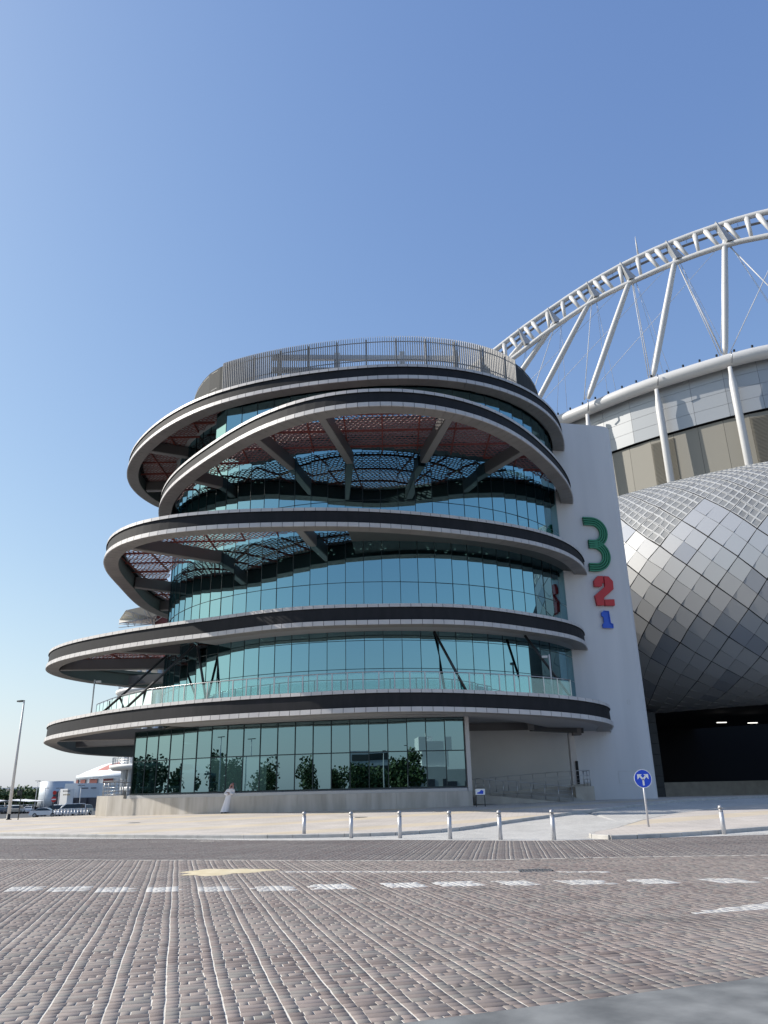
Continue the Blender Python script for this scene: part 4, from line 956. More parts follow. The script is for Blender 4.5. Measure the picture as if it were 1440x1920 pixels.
# ------------------------------------------------------------------ blue road sign on the island
sg = empty('road_sign', (9.87, 31.9, .13), 'round blue road sign with white forked arrow on a grey pole', 'sign')
MB().tube([(0, 0, 0), (0, 0, 2.05)], .038, 10).build('pole', 'bollard', sg)
def disc(b, r, y, mi, n=40, th=.012, c=(0, 1.78)):
    V = [(c[0]+r*math.cos(2*math.pi*j/n), y, c[1]+r*math.sin(2*math.pi*j/n)) for j in range(n)]; V += [(a, y+th, d) for a, _, d in V]
    return b.add(V, [tuple(range(n)), tuple(reversed(range(n, 2*n)))]+[(j, n+j, n+(j+1) % n, (j+1) % n) for j in range(n)], mi)
disc(MB(), .345, -.06, 0).build('sign_rim', 'signwhite', sg); disc(MB(), .322, -.066, 0, th=.005).build('sign_face', 'signblue', sg)
b = MB()
def ply(b, pts, y=-.0695): return b.poly([(x, y, z+1.78) for x, z in pts])
ply(b, [(-.035, -.25), (.035, -.25), (.035, -.03), (0, .0), (-.035, -.03)])
for s in (-1, 1):
    q = [(0*s, -.045), (.03*s, -.055), (.135*s, .075), (.085*s, .115), (0, .02)]; ply(b, q if s > 0 else q[::-1])
    q = [(.04*s, .10), (.20*s, .16), (.215*s, -.015), (.165*s, .02), (.095*s, .09)]; q = [(.03*s, .16), (.215*s, .165), (.215*s, -.03), (.15*s, .04), (.10*s, .095)]; ply(b, q if s > 0 else q[::-1])
b.build('arrow', 'signwhite', sg)
# ------------------------------------------------------------------ small board on legs beside the plinth
bd = empty('information_board', (5.33, 48.5, tz(5.3, 48.5)+.12), 'small white and blue board on thin legs beside the stone plinth', 'sign')
MB().box((0, 0, .83), (.56, .04, .38)).build('panel', 'signwhite', bd)
b = MB().poly([(-.2, -.024, .72), (.16, -.024, .70), (.2, -.024, .88), (.05, -.024, .93), (-.05, -.024, .82), (-.18, -.024, .80)]); b.build('pictogram', 'signblue', bd)
b = MB()
for x in (-.26, .26): b.beam((x, 0, 0), (x*.9, 0, .66), .03, .03).beam((x, .25, 0), (x*.9, .02, .66), .03, .03)
b.box((0, -.022, 1.01), (.58, .02, .025)).box((0, -.022, .645), (.58, .02, .025)).build('frame', 'dsteel', bd)
# ------------------------------------------------------------------ ramp with railings in the recess
rp = empty('access_ramp', (8.5, 52, tz(8.5, 52)), 'concrete access ramp with steel railings under the lowest ring', 'ramp')
def W_(o, root): o.matrix_parent_inverse = Matrix.Translation(-root.location); return o
g = tz(8.5, 51)+.10
W_(MB().hexa([(5.3, 50.9, g), (11.5, 51.3, g), (11.5, 51.55, g), (5.3, 51.15, g)], [(5.3, 50.9, 1.42), (11.5, 51.3, .78), (11.5, 51.55, .78), (5.3, 51.15, 1.42)]).build('front_upstand', 'concrete', rp), rp)
W_(MB().hexa([(5.2, 53.2, g), (13.1, 53.5, g), (13.1, 53.7, g), (5.2, 53.4, g)], [(5.2, 53.2, 1.4), (13.1, 53.5, 1.95), (13.1, 53.7, 1.95), (5.2, 53.4, 1.4)]).build('rear_upstand', 'concrete', rp), rp)
W_(MB().hexa([(11.75, 51.9, g), (12.95, 52.0, g), (13.0, 54.4, g), (11.75, 54.4, g)], [(11.75, 51.9, 1.75), (12.95, 52.0, 1.75), (13.0, 54.4, 1.75), (11.75, 54.4, 1.75)]).build('landing', 'concrete', rp), rp)
W_(MB().hexa([(5.2, 51.2, g), (12, 51.4, g), (12, 53.3, g), (5.2, 53.2, g)], [(5.2, 51.2, 1.25), (12, 51.4, .85), (12, 53.3, 1.6), (5.2, 53.2, 1.25)]).build('ramp_slab', 'concrete', rp), rp)
def railing(P, h=.95, nr=4, step=.85, name='railing'):
    Q = spline(P, step, False); b = MB(); b.tube([(p[0], p[1], p[2]+h) for p in Q], .025, 6)
    for k in range(1, nr): b.tube([(p[0], p[1], p[2]+h*k/nr*.92) for p in Q], .010, 4)
    r = W_(b.build(name, 'steel', rp), rp)
    for p in Q: MB().tube([(p[0], p[1], p[2]), (p[0], p[1], p[2]+h)], .02, 6).build('post', 'steel', r)
railing([(5.35, 51.0, 1.40), (8.4, 51.2, 1.1), (11.4, 51.4, .80)])
railing([(5.3, 53.3, 1.38), (9, 53.42, 1.62), (11.9, 52.2, 1.76), (12.7, 52.2, 1.76), (12.9, 52.6, 1.76), (12.9, 54.2, 1.76)], step=.8)
# terrace railing at the left end of the plinth
tr = empty('terrace_railing', (-19, 57, 1.7), 'curved steel railing above the left end of the stone plinth', 'railing')
Q = spline([(-18.4, 56.3), (-19.6, 56.9), (-20.4, 58.0), (-20.7, 60), (-20.3, 62.5), (-19, 64)], .7, False)
b = MB()
for k, r in ((1.05, .03), (.84, .012), (.62, .012), (.40, .012), (.18, .012)): b.tube([(x, y, 1.75+k) for x, y in Q], r, 6)
W_(b.build('rails', 'steel', tr), tr)
for x, y in Q: W_(MB().tube([(x, y, 1.7), (x, y, 2.8)], .025, 6).build('post', 'steel', tr), tr)

# ------------------------------------------------------------------ person leaning on the plinth
PX, PY = -10.35, 51.28; PZ = tz(PX, PY)+.12
pe = empty('person', (PX, PY, PZ), 'person in long white robe and red checked headscarf leaning on the wall, arms folded', 'person')
lean = lambda z: (.0+.235*z, .10*z)       # leaning towards the wall and to the right
def P_(x, y, z): a, c = lean(z); return (x+a, y+c, z)
J = [P_(0, 0, .92), P_(0, 0, 1.08), P_(0, .01, 1.25), P_(0, .01, 1.40), P_(.0, 0, 1.50), P_(.0, -.015, 1.58), P_(0, -.02, 1.68)]
rad = [(.13, .11), (.125, .10), (.15, .11), (.14, .10), (.055, .055), (.085, .09), (.075, .085)]
E_ = [(i, i+1) for i in range(6)]
def limb(start, pts, rs):
    k = start
    for p, r in zip(pts, rs): J.append(p); rad.append((r, r)); E_.append((k, len(J)-1)); k = len(J)-1
    return k
for s in (-1, 1):
    limb(0, [P_(.09*s, 0, .86), P_(.095*s, -.02, .47), P_(.10*s, .0, .09), P_(.105*s, -.13, .035)], [.085, .055, .04, .035])
    e = limb(3, [P_(.17*s, 0, 1.39), P_(.24*s, -.02, 1.13), P_(.06*s, -.19, 1.14+.03*s), P_(-.10*s, -.18, 1.18+.03*s)], [.06, .045, .035, .03])
    for f in range(4): limb(e, [P_(-.15*s, -.17-.0*f, 1.205+.03*s-.018*f), P_(-.185*s, -.15, 1.20+.03*s-.018*f)], [.011, .009])
me = bpy.data.meshes.new('body'); me.from_pydata(J, E_, []); ob = link('body', me, pe)
bm = bmesh.new(); bm.from_mesh(me); sl_ = bm.verts.layers.skin.verify(); bm.verts.ensure_lookup_table()
for i, r in enumerate(rad): bm.verts[i][sl_].radius = r
bm.verts[0][sl_].use_root = True; bm.to_mesh(me); bm.free()
sk_ = ob.modifiers.new('skin', 'SKIN'); ob.modifiers.new('sub', 'SUBSURF').levels = 1; ob.modifiers['sub'].render_levels = 1
dg = bpy.context.evaluated_depsgraph_get(); m2 = bpy.data.meshes.new_from_object(ob.evaluated_get(dg)); ob.modifiers.clear(); ob.data = m2; m2.materials.clear(); m2.materials.append(MT['skin_h'])
for p in m2.polygons: p.use_smooth = True
# robe: lofted, with folds
b = MB(); prof = [(.07, .27, .20), (.30, .245, .185), (.6, .22, .165), (.9, .20, .15), (1.1, .19, .145), (1.25, .205, .15), (1.36, .215, .135), (1.43, .17, .11), (1.48, .085, .085), (1.50, .07, .07)]
n = 28; V = []
for z, a, c in prof:
    for j in range(n):
        t = 2*math.pi*j/n; w = 1+(.05*math.sin(9*t+z*2)+.03*math.sin(5*t))*max(0, 1.1-z); V.append(P_(a*w*math.cos(t), c*w*math.sin(t)-.01, z))
F = [(i*n+j, i*n+(j+1) % n, (i+1)*n+(j+1) % n, (i+1)*n+j) for i in range(len(prof)-1) for j in range(n)]
b.add(V, F, 0, True).build('robe', 'cloth', pe)
for s in (-1, 1):
    MB().tube([P_(.16*s, 0, 1.40), P_(.215*s, -.0, 1.30), P_(.262*s, -.03, 1.13), P_(.20*s, -.12, 1.12), P_(.03*s, -.215, 1.15+.03*s)], .07, 10, radii=[.08, .085, .082, .08, .062]).build('sleeve', 'cloth', pe)
    MB().add(*(lambda q: (q, HEX))([P_(.06*s+.05*a_, -.17 if c_ < 0 else .10, .0 if d_ < 0 else .07) if False else (.105*s+.05*a_+.0, -.20 if c_ < 0 else .07, 0 if d_ < 0 else .075) for d_ in (-1, 1) for a_, c_ in ((-1, -1), (1, -1), (1, 1), (-1, 1))])).build('shoe', 'shoe', pe)
# headscarf
b = MB(); prof = [(1.44, .17, .15), (1.50, .155, .14), (1.58, .125, .125), (1.66, .118, .12), (1.73, .105, .11), (1.775, .07, .075), (1.79, .01, .01)]
V = []; n = 24
for z, a, c in prof:
    for j in range(n):
        t = 2*math.pi*j/n; face = max(0, -math.sin(t)-.55)*1.6*(1 if 1.5 < z < 1.72 else 0); V.append(P_(a*(1-face*.3)*math.cos(t), c*(1-face*.6)*math.sin(t)+.02, z))
F = [(i*n+j, i*n+(j+1) % n, (i+1)*n+(j+1) % n, (i+1)*n+j) for i in range(len(prof)-1) for j in range(n) if not (2 > i >= 1 and .68 < ((j+.5) % n)/n < .82) and not (i == 2 and .69 < ((j+.5) % n)/n < .81)]
m = bpy.data.materials.new('red_checked_cloth'); m.use_nodes = True; nn_ = m.node_tree.nodes; ck = nn_.new('ShaderNodeTexChecker'); ck.inputs['Scale'].default_value = 26
ck.inputs[1].default_value = (.62, .50, .50, 1); ck.inputs[2].default_value = (.40, .03, .04, 1); tcn = nn_.new('ShaderNodeTexCoord'); m.node_tree.links.new(tcn.outputs['Object'], ck.inputs[0]); m.node_tree.links.new(ck.outputs[0], nn_['Principled BSDF'].inputs['Base Color']); MT['scarf'] = m
b.add(V, F, 0, True).build('headscarf', 'scarf', pe)
MB().tube([P_(.112*math.cos(t), .118*math.sin(t)+.02, 1.715) for t in np.linspace(0, 2*math.pi, 18)], .014, 6).build('head_cord', 'shoe', pe)
b = MB().tube([P_(-.033, -.105, 1.635), P_(-.033, -.112, 1.635)], .012, 6).tube([P_(.033, -.105, 1.635), P_(.033, -.112, 1.635)], .012, 6); b.build('eyes', 'shoe', pe)
MB().tube([P_(0, -.09, 1.64), P_(0, -.125, 1.595)], .012, 6, radii=[.008, .017]).build('nose', 'skin_h', pe)
MB().tube([P_(-.05, -.085, 1.555), P_(0, -.10, 1.545), P_(.05, -.085, 1.555)], .03, 8).build('beard', 'shoe', pe)

# ------------------------------------------------------------------ vehicles
def car(name, loc, rz, paint, lab, cat, kind='sedan', grp=None, simple=False):
    """side profile extruded with tumblehome; x is forward"""
    o = empty(name, loc, lab, cat, grp, rz)
    if kind == 'sedan':
        low = [(-2.3, .35), (-2.32, .75), (-2.2, .98), (-1.55, 1.03), (1.0, 1.0), (1.9, .88), (2.25, .68), (2.3, .35)]; cab = [(-1.65, 1.02), (-.95, 1.42), (-.2, 1.48), (.45, 1.40), (1.15, 1.0)]; wd = 1.78; wr = .33; wx = (-1.4, 1.4)
    elif kind == 'suv':
        low = [(-2.3, .45), (-2.35, 1.0), (-2.25, 1.15), (1.1, 1.12), (2.0, 1.02), (2.3, .8), (2.32, .45)]; cab = [(-2.2, 1.14), (-1.95, 1.70), (-1.0, 1.80), (.2, 1.76), (1.15, 1.12)]; wd = 1.88; wr = .38; wx = (-1.4, 1.45)
    else:
        low = [(-2.35, .4), (-2.4, 1.15), (-2.35, 1.25), (1.5, 1.22), (2.2, 1.05), (2.4, .8), (2.4, .4)]; cab = [(-2.35, 1.24), (-2.28, 1.95), (-1.8, 2.02), (.8, 2.0), (1.0, 1.93), (1.75, 1.22)]; wd = 1.9; wr = .35; wx = (-1.5, 1.5)
    def ext(pr, w0, w1f):
        n = len(pr); zt = max(z for _, z in pr); zb = min(z for _, z in pr); V = []
        for s in (-1, 1):
            for x, z in pr: w = w0-(w0-w1f)*(z-zb)/(zt-zb); V.append((x, s*w/2, z))
        return V, [tuple(range(n)), tuple(reversed(range(n, 2*n)))]+[(i, n+i, n+(i+1) % n, (i+1) % n) for i in range(n)]
    MB().add(*ext(low, wd, wd*.94)).build('body', paint, o)
    MB().add(*ext(cab, wd*.93, wd*.74)).build('cabin', paint, o)
    cx = sum(x for x, _ in cab)/len(cab); zb = min(z for _, z in cab); zt = max(z for _, z in cab)
    gl = [(cx+(x-cx)*.93, zb+.03+(z-zb)*.84) for x, z in cab]; V, F = ext(gl, wd*.945, wd*.775); MB().add(V, F[:2]).build('side_window', 'cwin', o)
    for s in ((cab[-1], cab[-2]), (cab[0], cab[1])):
        (x0, z0), (x1, z1) = s; d = .012 if x0 > 0 else -.012; w0, w1 = wd*.40, wd*.35
        MB().poly([(x0+(x1-x0)*.08+d, -w0, z0+(z1-z0)*.08+.01), (x0+(x1-x0)*.08+d, w0, z0+(z1-z0)*.08+.01), (x0+(x1-x0)*.92+d, w1, z0+(z1-z0)*.92+.01), (x0+(x1-x0)*.92+d, -w1, z0+(z1-z0)*.92+.01)]).build('windscreen', 'cwin', o)
    for x in wx:
        for s in (-1, 1):
            w = MB().tube([(x, s*(wd/2-.2), wr), (x, s*(wd/2+.01), wr)], wr, 16).build('wheel', 'sblk', o)
            if not simple: MB().tube([(x, s*(wd/2), wr), (x, s*(wd/2+.02), wr)], wr*.6, 10).build('rim', 'sill', w)
    if not simple:
        for s in (-1, 1):
            MB().box((low[-2][0]-.03, s*wd*.36, low[-2][1]+.02), (.1, .35, .14)).build('headlight', 'signwhite', o)
            MB().box((low[1][0]+.0, s*wd*.38, low[1][1]+.08), (.08, .25, .14)).build('tail_light', 'signred', o)
    return o
def at(az, D, off=0.): a = R_(az); x, y = D*math.sin(a), D*math.cos(a); return (x, y, tz(x, y)-.05+off)
car('parked_car', at(-22.75, 147), R_(8), 'carw', 'white saloon car parked left of the no entry sign', 'car')
car('parked_car', at(-22.35, 158), R_(185), 'card', 'dark blue car parked behind the white saloon', 'car', 'suv')
car('parked_van', at(-21.25, 150), R_(205), 'carw', 'white van standing behind the far row of bollards', 'van', 'van')
car('parked_car', at(-20.55, 156), R_(262), 'carb', 'beige off-road car beside the white van', 'car', 'suv')
car('parked_car', at(-22.0, 175), R_(100), 'carw', 'white pickup behind the dark car, facing the camera', 'car', 'suv')
lot = [(-23.75, 205, 'carw', 'white car in the far car park nearest the grey round tower', 'sedan'), (-24.1, 212, 'cars', 'silver car in the far car park beside the white one', 'sedan'), (-24.35, 200, 'carb', 'beige car in the far car park', 'suv'), (-24.7, 208, 'carw', 'white off-road car in the far car park beside the tall pole', 'suv'), (-25.2, 205, 'card', 'dark car in the far car park left of the tall pole', 'sedan'), (-25.6, 210, 'cars', 'silver car at the left end of the far car park', 'suv')]
for a, D, p, lab, k in lot: car('parked_car', at(a, D), R_(100+random.uniform(-8, 8)), p, lab, 'car', k, 'cars in the far car park', True)
ORD = ['leftmost', 'second from the left', 'third from the left', 'fourth from the left', 'fifth from the left', 'sixth from the left', 'middle one', 'sixth from the right', 'fifth from the right', 'fourth from the right', 'third from the right', 'second from the right', 'rightmost']
RL = ['small parked car in the rear row under the shade canopies, ' + o for o in ORD]
for i, a in enumerate(np.linspace(-26.3, -23.6, 13)):
    x, y, z = at(a, 225+random.uniform(-4, 4)); car('parked_car', (x, y, z), R_(95), random.choice(['cars', 'card', 'carw', 'card']), RL[i], 'car', 'suv', 'cars under the shade canopies', True)
# far bollards
fb = make_bollard(*at(-22.15, 145)[:2], 'slim grey bollard in the far row before the parked cars, leftmost', 'far row of slim bollards', 1.15, .11)
for i in range(1, 11):
    o = copy_tree(fb); x, y, z = at(-22.15+i*.196, 145); o.location = (x, y, z); o['label'] = 'slim grey bollard in the far row before the parked cars, ' + (ORD[i] if i < 5 else ['middle one', 'fifth from the right', 'fourth from the right', 'third from the right', 'second from the right', 'closest to the stone plinth'][i-5])
# no entry sign
ne = empty('no_entry_sign', at(-22.32, 140), 'round red no entry sign on a thin post beside the white saloon', 'sign')
MB().tube([(0, 0, 0), (0, 0, 3.0)], .06, 6).build('pole', 'dsteel', ne); disc(MB(), .42, -.1, 0, 20, c=(0, 2.7)).build('face', 'signred', ne); MB().box((0, -.13, 2.7), (.7, .02, .17)).build('bar', 'signwhite', ne)
disc(MB(), .3, -.1, 0, 16, c=(0, 3.7)).build('upper_face', 'signred', ne); MB().tube([(0, 0, 3), (0, 0, 3.7)], .06, 6).build('pole_top', 'dsteel', ne)
# tall lamp pole at the left
def lamp(x, y, z, h, lab, grp=None, r=.11, heads=2, hd=0.0):
    o = empty('street_lamp', (x, y, z), lab, 'street lamp', grp, hd)
    MB().tube([(0, 0, .0), (0, 0, h*.5), (0, 0, h)], r, 10, radii=[r*1.25, r, r*.55]).build('pole', 'wpaint', o)
    MB().lathe([(r*2.6, 0), (r*2.6, .16), (r*1.4, .2), (r*1.3, .5)], n=10).build('base', 'dsteel', o)
    for s in ((-1, 1) if heads == 2 else (1,)): MB().box((s*.38, 0, h+.02), (.55, .26, .10)).build('lamp_head', 'dsteel', o)
    return o
lamp(-26.1, 56.3, tz(-26, 56.3)-.02, 8.05, 'tall grey lamp pole at the far left edge of the plaza', r=.095, heads=1, hd=R_(150))
sb = empty('traffic_signal', (-24.6, 54.5, tz(-24.6, 54.5)), 'dark thin post with a small black signal head beside the tall lamp pole', 'signal')
MB().tube([(0, 0, 0), (0, 0, 2.0)], .035, 6).build('post', 'dsteel', sb); MB().box((-.02, 0, 1.85), (.09, .1, .34)).box((-.2, 0, 1.78), (.18, .05, .30)).build('head', 'dsteel', sb)
for i, (a, D, h) in enumerate([(-24.95, 240, 6.2), (-24.25, 255, 6.2), (-23.42, 235, 7.6), (-23.22, 232, 7.4), (-24.4, 300, 7.4), (-24.05, 260, 6.8), (-20.75, 170, 5.2), (-22.05, 165, 4.7), (-22.9, 190, 5.1)]):
    x, y, z = at(a, D); lamp(x, y, z, h, ['thin far lamp post over the trees at the left edge', 'thin far lamp post between the tall pole and the trees', 'thin far lamp post just left of the grey tower', 'second thin lamp post left of the grey tower', 'short far lamp post above the middle trees', 'far lamp post right of the tall pole', 'white lamp post in front of the pale building', 'small lamp beside the dark doorway of the grey tower', 'lamp post in front of the grey tower'][i], 'lamp posts around the far car park', .09, 2)

# ------------------------------------------------------------------ trees
def tree(x, y, z, h, r, lab, grp, seed, nleaf=650, leaf=.32):
    rg = random.Random(seed); o = empty('tree', (x, y, z), lab, 'tree', grp)
    b = MB().tube([(0, 0, 0), (.05*h*rg.uniform(-1, 1), 0, h*.3), (.08*h*rg.uniform(-1, 1), .03*h, h*.62)], .1, 7, radii=[.035*h, .025*h, .012*h])
    cl = []
    for k in range(14):
        t = rg.uniform(0, 6.28); rr = r*rg.uniform(.1, .75); zz = h*rg.uniform(.42, .86); c = Vector((rr*math.cos(t), rr*math.sin(t), zz)); cl.append((c, r*rg.uniform(.32, .52)))
        b.tube([(0, 0, h*rg.uniform(.25, .45)), tuple(c)], .05, 5, radii=[.014*h, .005*h])
    b.build('trunk', 'bark', o); b = MB()
    for _ in range(nleaf):
        c, cr = rg.choice(cl); d = Vector((rg.gauss(0, 1), rg.gauss(0, 1), rg.gauss(0, .85))); d = d.normalized()*cr*rg.uniform(.5, 1.08); p = c+d
        a = Vector((rg.gauss(0, 1), rg.gauss(0, 1), rg.gauss(0, 1))).normalized(); u = a.orthogonal().normalized()*leaf*rg.uniform(.6, 1.3); v = a.cross(u).normalized()*leaf*rg.uniform(.5, 1)
        b.poly([p-u-v*.4, p-v, p+u, p+v])
    b.build('crown', 'leaf', o, 'stuff'); return o
k = 0
for a, D, h, r in ((-26.2, 245, 5.6, 4.5), (-25.55, 250, 5.8, 4.6), (-24.95, 248, 5.4, 4), (-24.2, 240, 5.8, 4.4), (-23.85, 243, 5.0, 3.5), (-23.1, 262, 5.8, 4.3), (-22.6, 262, 5.2, 4)):
    x, y, z = at(a, D); tree(x, y, z, h, r, 'bushy green tree behind the far car park, ' + ['at the left edge', 'second from the left', 'behind the tall pole', 'right of the tall pole, the widest', 'low, beside the widest one', 'left of the grey tower', 'closest to the grey tower'][k], 'trees behind the far car park', 30+k, 900, .42); k += 1
for i, (a, D) in enumerate(((-25.9, 216), (-24.75, 214), (-24.3, 218))):
    x, y, z = at(a, D); c = empty('shade_canopy', (x, y, z), 'low white shade canopy over parked cars, ' + ['at the left edge', 'beside the tall pole', 'right of the tall pole'][i], 'canopy', 'shade canopies')
    V = [(-5, -2, 2.5), (0, -2.4, 2.9), (5, -2, 2.5), (5, 2, 2.6), (0, 2.4, 3.1), (-5, 2, 2.6)]; MB().add(V+[(p[0], p[1], p[2]-.08) for p in V], [(0, 1, 4, 5), (1, 2, 3, 4), (6, 11, 10, 7), (7, 10, 9, 8), (0, 6, 7, 1), (1, 7, 8, 2)]).build('membrane', 'roofw', c)
    b = MB()
    for q in (-4.5, 0, 4.5): b.tube([(q, 1.8, 0), (q, 1.8, 2.6)], .08, 6)
    b.build('posts', 'steel', c)
# low far buildings behind the trees
for i, (a, D, w, h) in enumerate(((-26.4, 420, 40, 6.5), (-23.3, 430, 46, 9), (-24.7, 520, 40, 8))):
    x, y, z = at(a, D); o = tag(MB().box((0, 0, h/2), (w, 12, h)).box((w*.2, 0, h+.8), (w*.3, 8, 1.8)).build('low_building', 'farwhite' if i else 'carb'), 'long low building on the horizon ' + ['at the left edge', 'just left of the grey tower', 'behind the middle of the trees'][i], 'building', 'low buildings on the horizon'); o.location = (x, y, z)

# ------------------------------------------------------------------ pale arena building at the far left
ar = empty('arena_building', at(-20.5, 230), 'pale metal arena with a grey round tower and striped white and red dome', 'building')
ax, ay, az_ = ar.location
def A_(a, D): r = R_(a); return (D*math.sin(r)-ax, D*math.cos(r)-ay)
def wallseg(name, pts, z0, z1, m, th=.4):
    b = MB()
    for p, q in zip(pts[:-1], pts[1:]): b.hexa([(*p, z0), (*q, z0), (q[0], q[1]+th, z0), (p[0], p[1]+th, z0)], [(*p, z1), (*q, z1), (q[0], q[1]+th, z1), (p[0], p[1]+th, z1)])
    return b.build(name, m, ar)
tcx, tcy = A_(-22.25, 230)
MB().lathe([(4.3, 0), (4.15, 3), (4.1, 7.25), (3.9, 7.3)], (tcx, tcy, 0), 32).build('round_tower', 'fargrey', ar)
MB().box((tcx+1.9, tcy-3.95, 2.5), (1.7, .5, 4.6), R_(20)).build('doorway', 'fardark', ar)
wallseg('wall', [A_(-21.75, 224), A_(-20.9, 222), A_(-19.6, 222), A_(-18.0, 226)], 0, 6.6, 'farwall')
wallseg('entrance_wall', [A_(-22.0, 221), A_(-21.55, 219), A_(-21.2, 219)], 0, 5.3, 'farwhite')
for a, w in ((-21.1, 2.2), (-20.75, 3.4), (-20.05, 3.6)):
    x, y = A_(a, 220.5); MB().box((x, y, 1.9), (w, .3, 2.5)).build('window', 'fardark', ar)
for a0, a1 in ((-20.75, -20.3), (-20.15, -19.8)):
    p, q = A_(a0, 220.8), A_(a1, 220.8); MB().beam((*p, 5.4), (*q, 5.4), .2, .25).build('louvre_slot', 'fardark', ar)
for a, dz, w, m in ((-21.62, 4.75, 1.6, 'fardark'), (-21.6, 3.9, 1.5, 'gold')):
    x, y = A_(a, 218.6)
    for k in range(6): MB().box((x-w/2+k*w/5, y, dz), (w/9, .1, .28 if k % 2 else .34)).build('letter', m, ar)
dcx, dcy = A_(-16.6, 262)
MB().lathe([(21, 0), (21, 6.6), (21.6, 6.7), (21.6, 7.0)], (dcx, dcy, 0), 48).build('drum_wall', 'farwall', ar)
b = MB(); n = 48
for j in range(n):
    if j % 2: continue
    t0, t1_ = 2*math.pi*(j-.6)/n, 2*math.pi*(j+.6)/n; b.add([(dcx+20.6*math.cos(t0), dcy+20.6*math.sin(t0), 7), (dcx+20.6*math.cos(t1_), dcy+20.6*math.sin(t1_), 7), (dcx+20.6*math.cos(t1_), dcy+20.6*math.sin(t1_), 8.2), (dcx+20.6*math.cos(t0), dcy+20.6*math.sin(t0), 8.2)], [(0, 1, 2, 3)])
b.build('red_window', 'farred', ar)
MB().lathe([(20.3, 7), (20.3, 8.2), (20.7, 8.25), (20.7, 9.5), (20.2, 9.55)], (dcx, dcy, 0), 48).build('upper_wall', 'farwall', ar)
dome = MB(); prf = [(20.2, 9.5), (18, 10.6), (14, 12.3), (9, 13.7), (3, 14.6)]
for j in range(48):
    t0, t1_ = 2*math.pi*j/48, 2*math.pi*(j+1)/48
    for (ra, za), (rb, zb_) in zip(prf[:-1], prf[1:]):
        dome.add([(dcx+ra*math.cos(t0), dcy+ra*math.sin(t0), za), (dcx+ra*math.cos(t1_), dcy+ra*math.sin(t1_), za), (dcx+rb*math.cos(t1_), dcy+rb*math.sin(t1_), zb_), (dcx+rb*math.cos(t0), dcy+rb*math.sin(t0), zb_)], [(0, 1, 2, 3)], 1 if (j % 6 in (1, 2) and ra < 19) else 0)
dome.build('dome_roof', ['roofw', 'roofr'], ar)

# ------------------------------------------------------------------ white terraced building behind the museum's left edge
tb = empty('terraced_building', at(-17.6, 128), 'white building of curved open terraces with red upper walls and a fabric roof', 'building')
bx, by, bz = tb.location
def terr(a, D, r, z, th=.7, m='roofw', name='terrace_slab'):
    q = R_(a); cx, cy = D*math.sin(q)-bx, D*math.cos(q)-by; b = MB(); b.lathe([(r-.5, 0), (r, th*.5), (r, th), (r-.3, th+.05)], (cx, cy, z-bz), 40); o = b.build(name, m, tb)
    rb = MB(); pts = [(cx+(r-.4)*math.cos(t), cy+(r-.4)*math.sin(t)) for t in np.linspace(math.pi*.75, math.pi*1.75, 26)]
    for h in (.35, .7, 1.1): rb.tube([(*p, z-bz+th+h) for p in pts], .04, 4)
    for p in pts: rb.box((*p, z-bz+th+.55), (.06, .06, 1.1))
    rb.build('guard_rail', 'steel', o); return cx, cy
cx, cy = terr(-16.4, 128, 6.1, 5.7); terr(-16.4, 128, 4.3, 2.6); terr(-16.2, 129, 6.6, 10.6); terr(-16.0, 130, 7.2, 16.8); terr(-15.9, 130, 7.2, 20.6)
for t in np.linspace(math.pi*.8, math.pi*1.6, 7):
    MB().tube([(cx+4.0*math.cos(t), cy+4.0*math.sin(t), -.6), (cx+4.0*math.cos(t), cy+4.0*math.sin(t), 21)], .38, 10).build('column', 'farwall', tb)
MB().lathe([(3.0, 0), (3.0, 20)], (cx+1, cy+1, -.5), 20).build('core', 'core', tb)
MB().lathe([(3.9, 0), (4.3, 8.0)], (cx+2.6, cy+1.5, 21.5-bz), 28).build('red_wall', 'farred', tb)
q0 = [(cx-6.8, cy-1, 28.7-bz), (cx-5.2, cy-3.0, 29.8-bz), (cx-2.3, cy-3, 30.4-bz), (cx+2, cy-3, 30.2-bz), (cx+2, cy+3, 28.6-bz), (cx-6.0, cy-3.2, 27.7-bz)]
b = MB(); hub = (cx-1.6, cy-1, 28.9-bz)
for i in range(6): b.poly([q0[i], q0[(i+1) % 6], hub]); 
b.build('fabric_roof', 'membrane', tb)
b = MB()
for p in q0: b.tube([p, hub], .10, 5); b.tube([(p[0], p[1], p[2]-.7), (hub[0], hub[1], hub[2]-1)], .06, 4)
for p in q0:
    for f in (.2, .4, .6, .8): 
        a = Vector(p)*(1-f)+Vector(hub)*f; c = a+Vector((.5, 0, -.8)); b.tube([a, c], .04, 4); b.tube([c, Vector(p)*(.9-f)+Vector(hub)*(f+.1)], .04, 4)
b.build('roof_truss', 'trim', tb)
for p in q0[:4]: MB().tube([hub, (hub[0]+1.5, hub[1]+2, 22-bz)], .12, 5).build('roof_mast', 'steel', tb); break

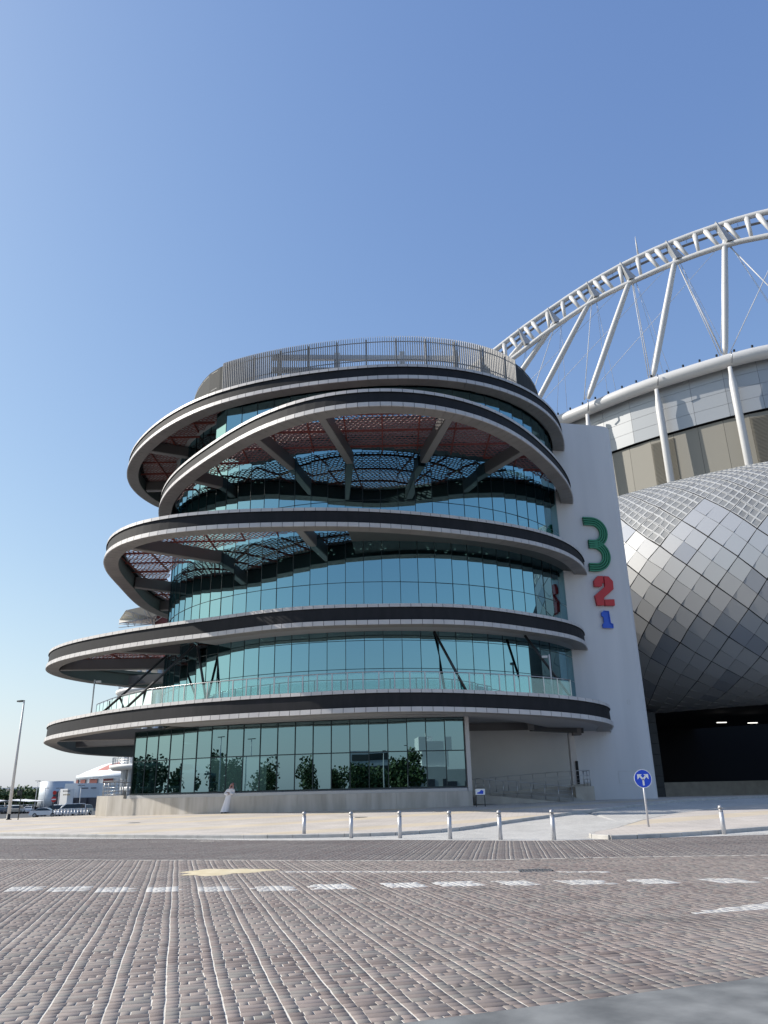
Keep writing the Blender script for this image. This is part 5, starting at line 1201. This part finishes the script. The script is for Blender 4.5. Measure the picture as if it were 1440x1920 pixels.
# ------------------------------------------------------------------ behind the camera (seen in the glass)
TL = ['above the robed person', 'right of the robed person', 'just left of the tallest pair', 'left of the tallest pair', 'tallest', 'further left', 'left third', 'left quarter', 'near the left end', 'at the left end', 'behind the left end', 'beside the left corner', 'in the leftmost panes', 'in the second panes from the left', 'low one in the left panes']
k = 0
for x, y, h, r in ((-24, -34, 6, 4.2), (-17, -36, 6.5, 4.6), (-10, -38, 5.5, 4), (3.5, -40, 7.5, 4.3), (8.5, -40, 8.5, 4.6), (-36, -30, 6, 4.5), (-48, -22, 7, 5), (-60, -12, 7, 5), (-70, 0, 6.5, 5), (-76, 12, 6, 5), (-84, 22, 7, 5), (-80, 4, 7, 5), (-70, 38, 6, 4.5), (-78, 46, 7, 5), (-64, 29, 5.5, 4)):
    tree(x, y, -.05, h, r, 'green tree across the road, mirrored in the glass, ' + TL[k], 'trees across the road', 70+k, 3200, .27); k += 1
for i, (x, y, h) in enumerate(((-14, -14, 9), (-3.5, -18, 11), (11, -9, 10), (-24, -22, 9), (4, -28, 9), (-8, -26, 8), (-50, 8, 9), (-62, 16, 9))): lamp(x, y, -.05, h, 'street lamp across the road, mirrored in the glass, ' + ['left of the middle', 'middle, the tallest', 'near the right end', 'above the robed person', 'short one right of the middle', 'thin one in the middle', 'near the left end', 'at the left end'][i], 'street lamps across the road', .10, 2)
hb = empty('low_white_building', (22, -62, -.05), 'pale flat roofed building with a white roof box, mirrored in the glass', 'building')
MB().box((0, 0, 3), (22, 12, 6)).build('wall', 'recess', hb); MB().box((-3, 2, 8.6), (9, 7, 5.6)).build('roof_box', 'roofw', hb); MB().box((-3, 2, 11.9), (5, 4, 1)).build('roof_cap', 'roofw', hb)
for i in range(6): MB().box((-9+i*3.6, 6.05, 3), (2, .1, 1.6)).build('window', 'fardark', hb)
hg = empty('grey_office_building', (-22, -75, -.05), 'dark grey office block with long glass bands, mirrored in the glass', 'building')
MB().box((0, 0, 5), (26, 14, 10)).build('wall', 'fargrey', hg)
for z in (3, 6.5, 9): MB().box((0, 7.05, z), (25, .1, 1.3)).build('window_band', 'cwin', hg)
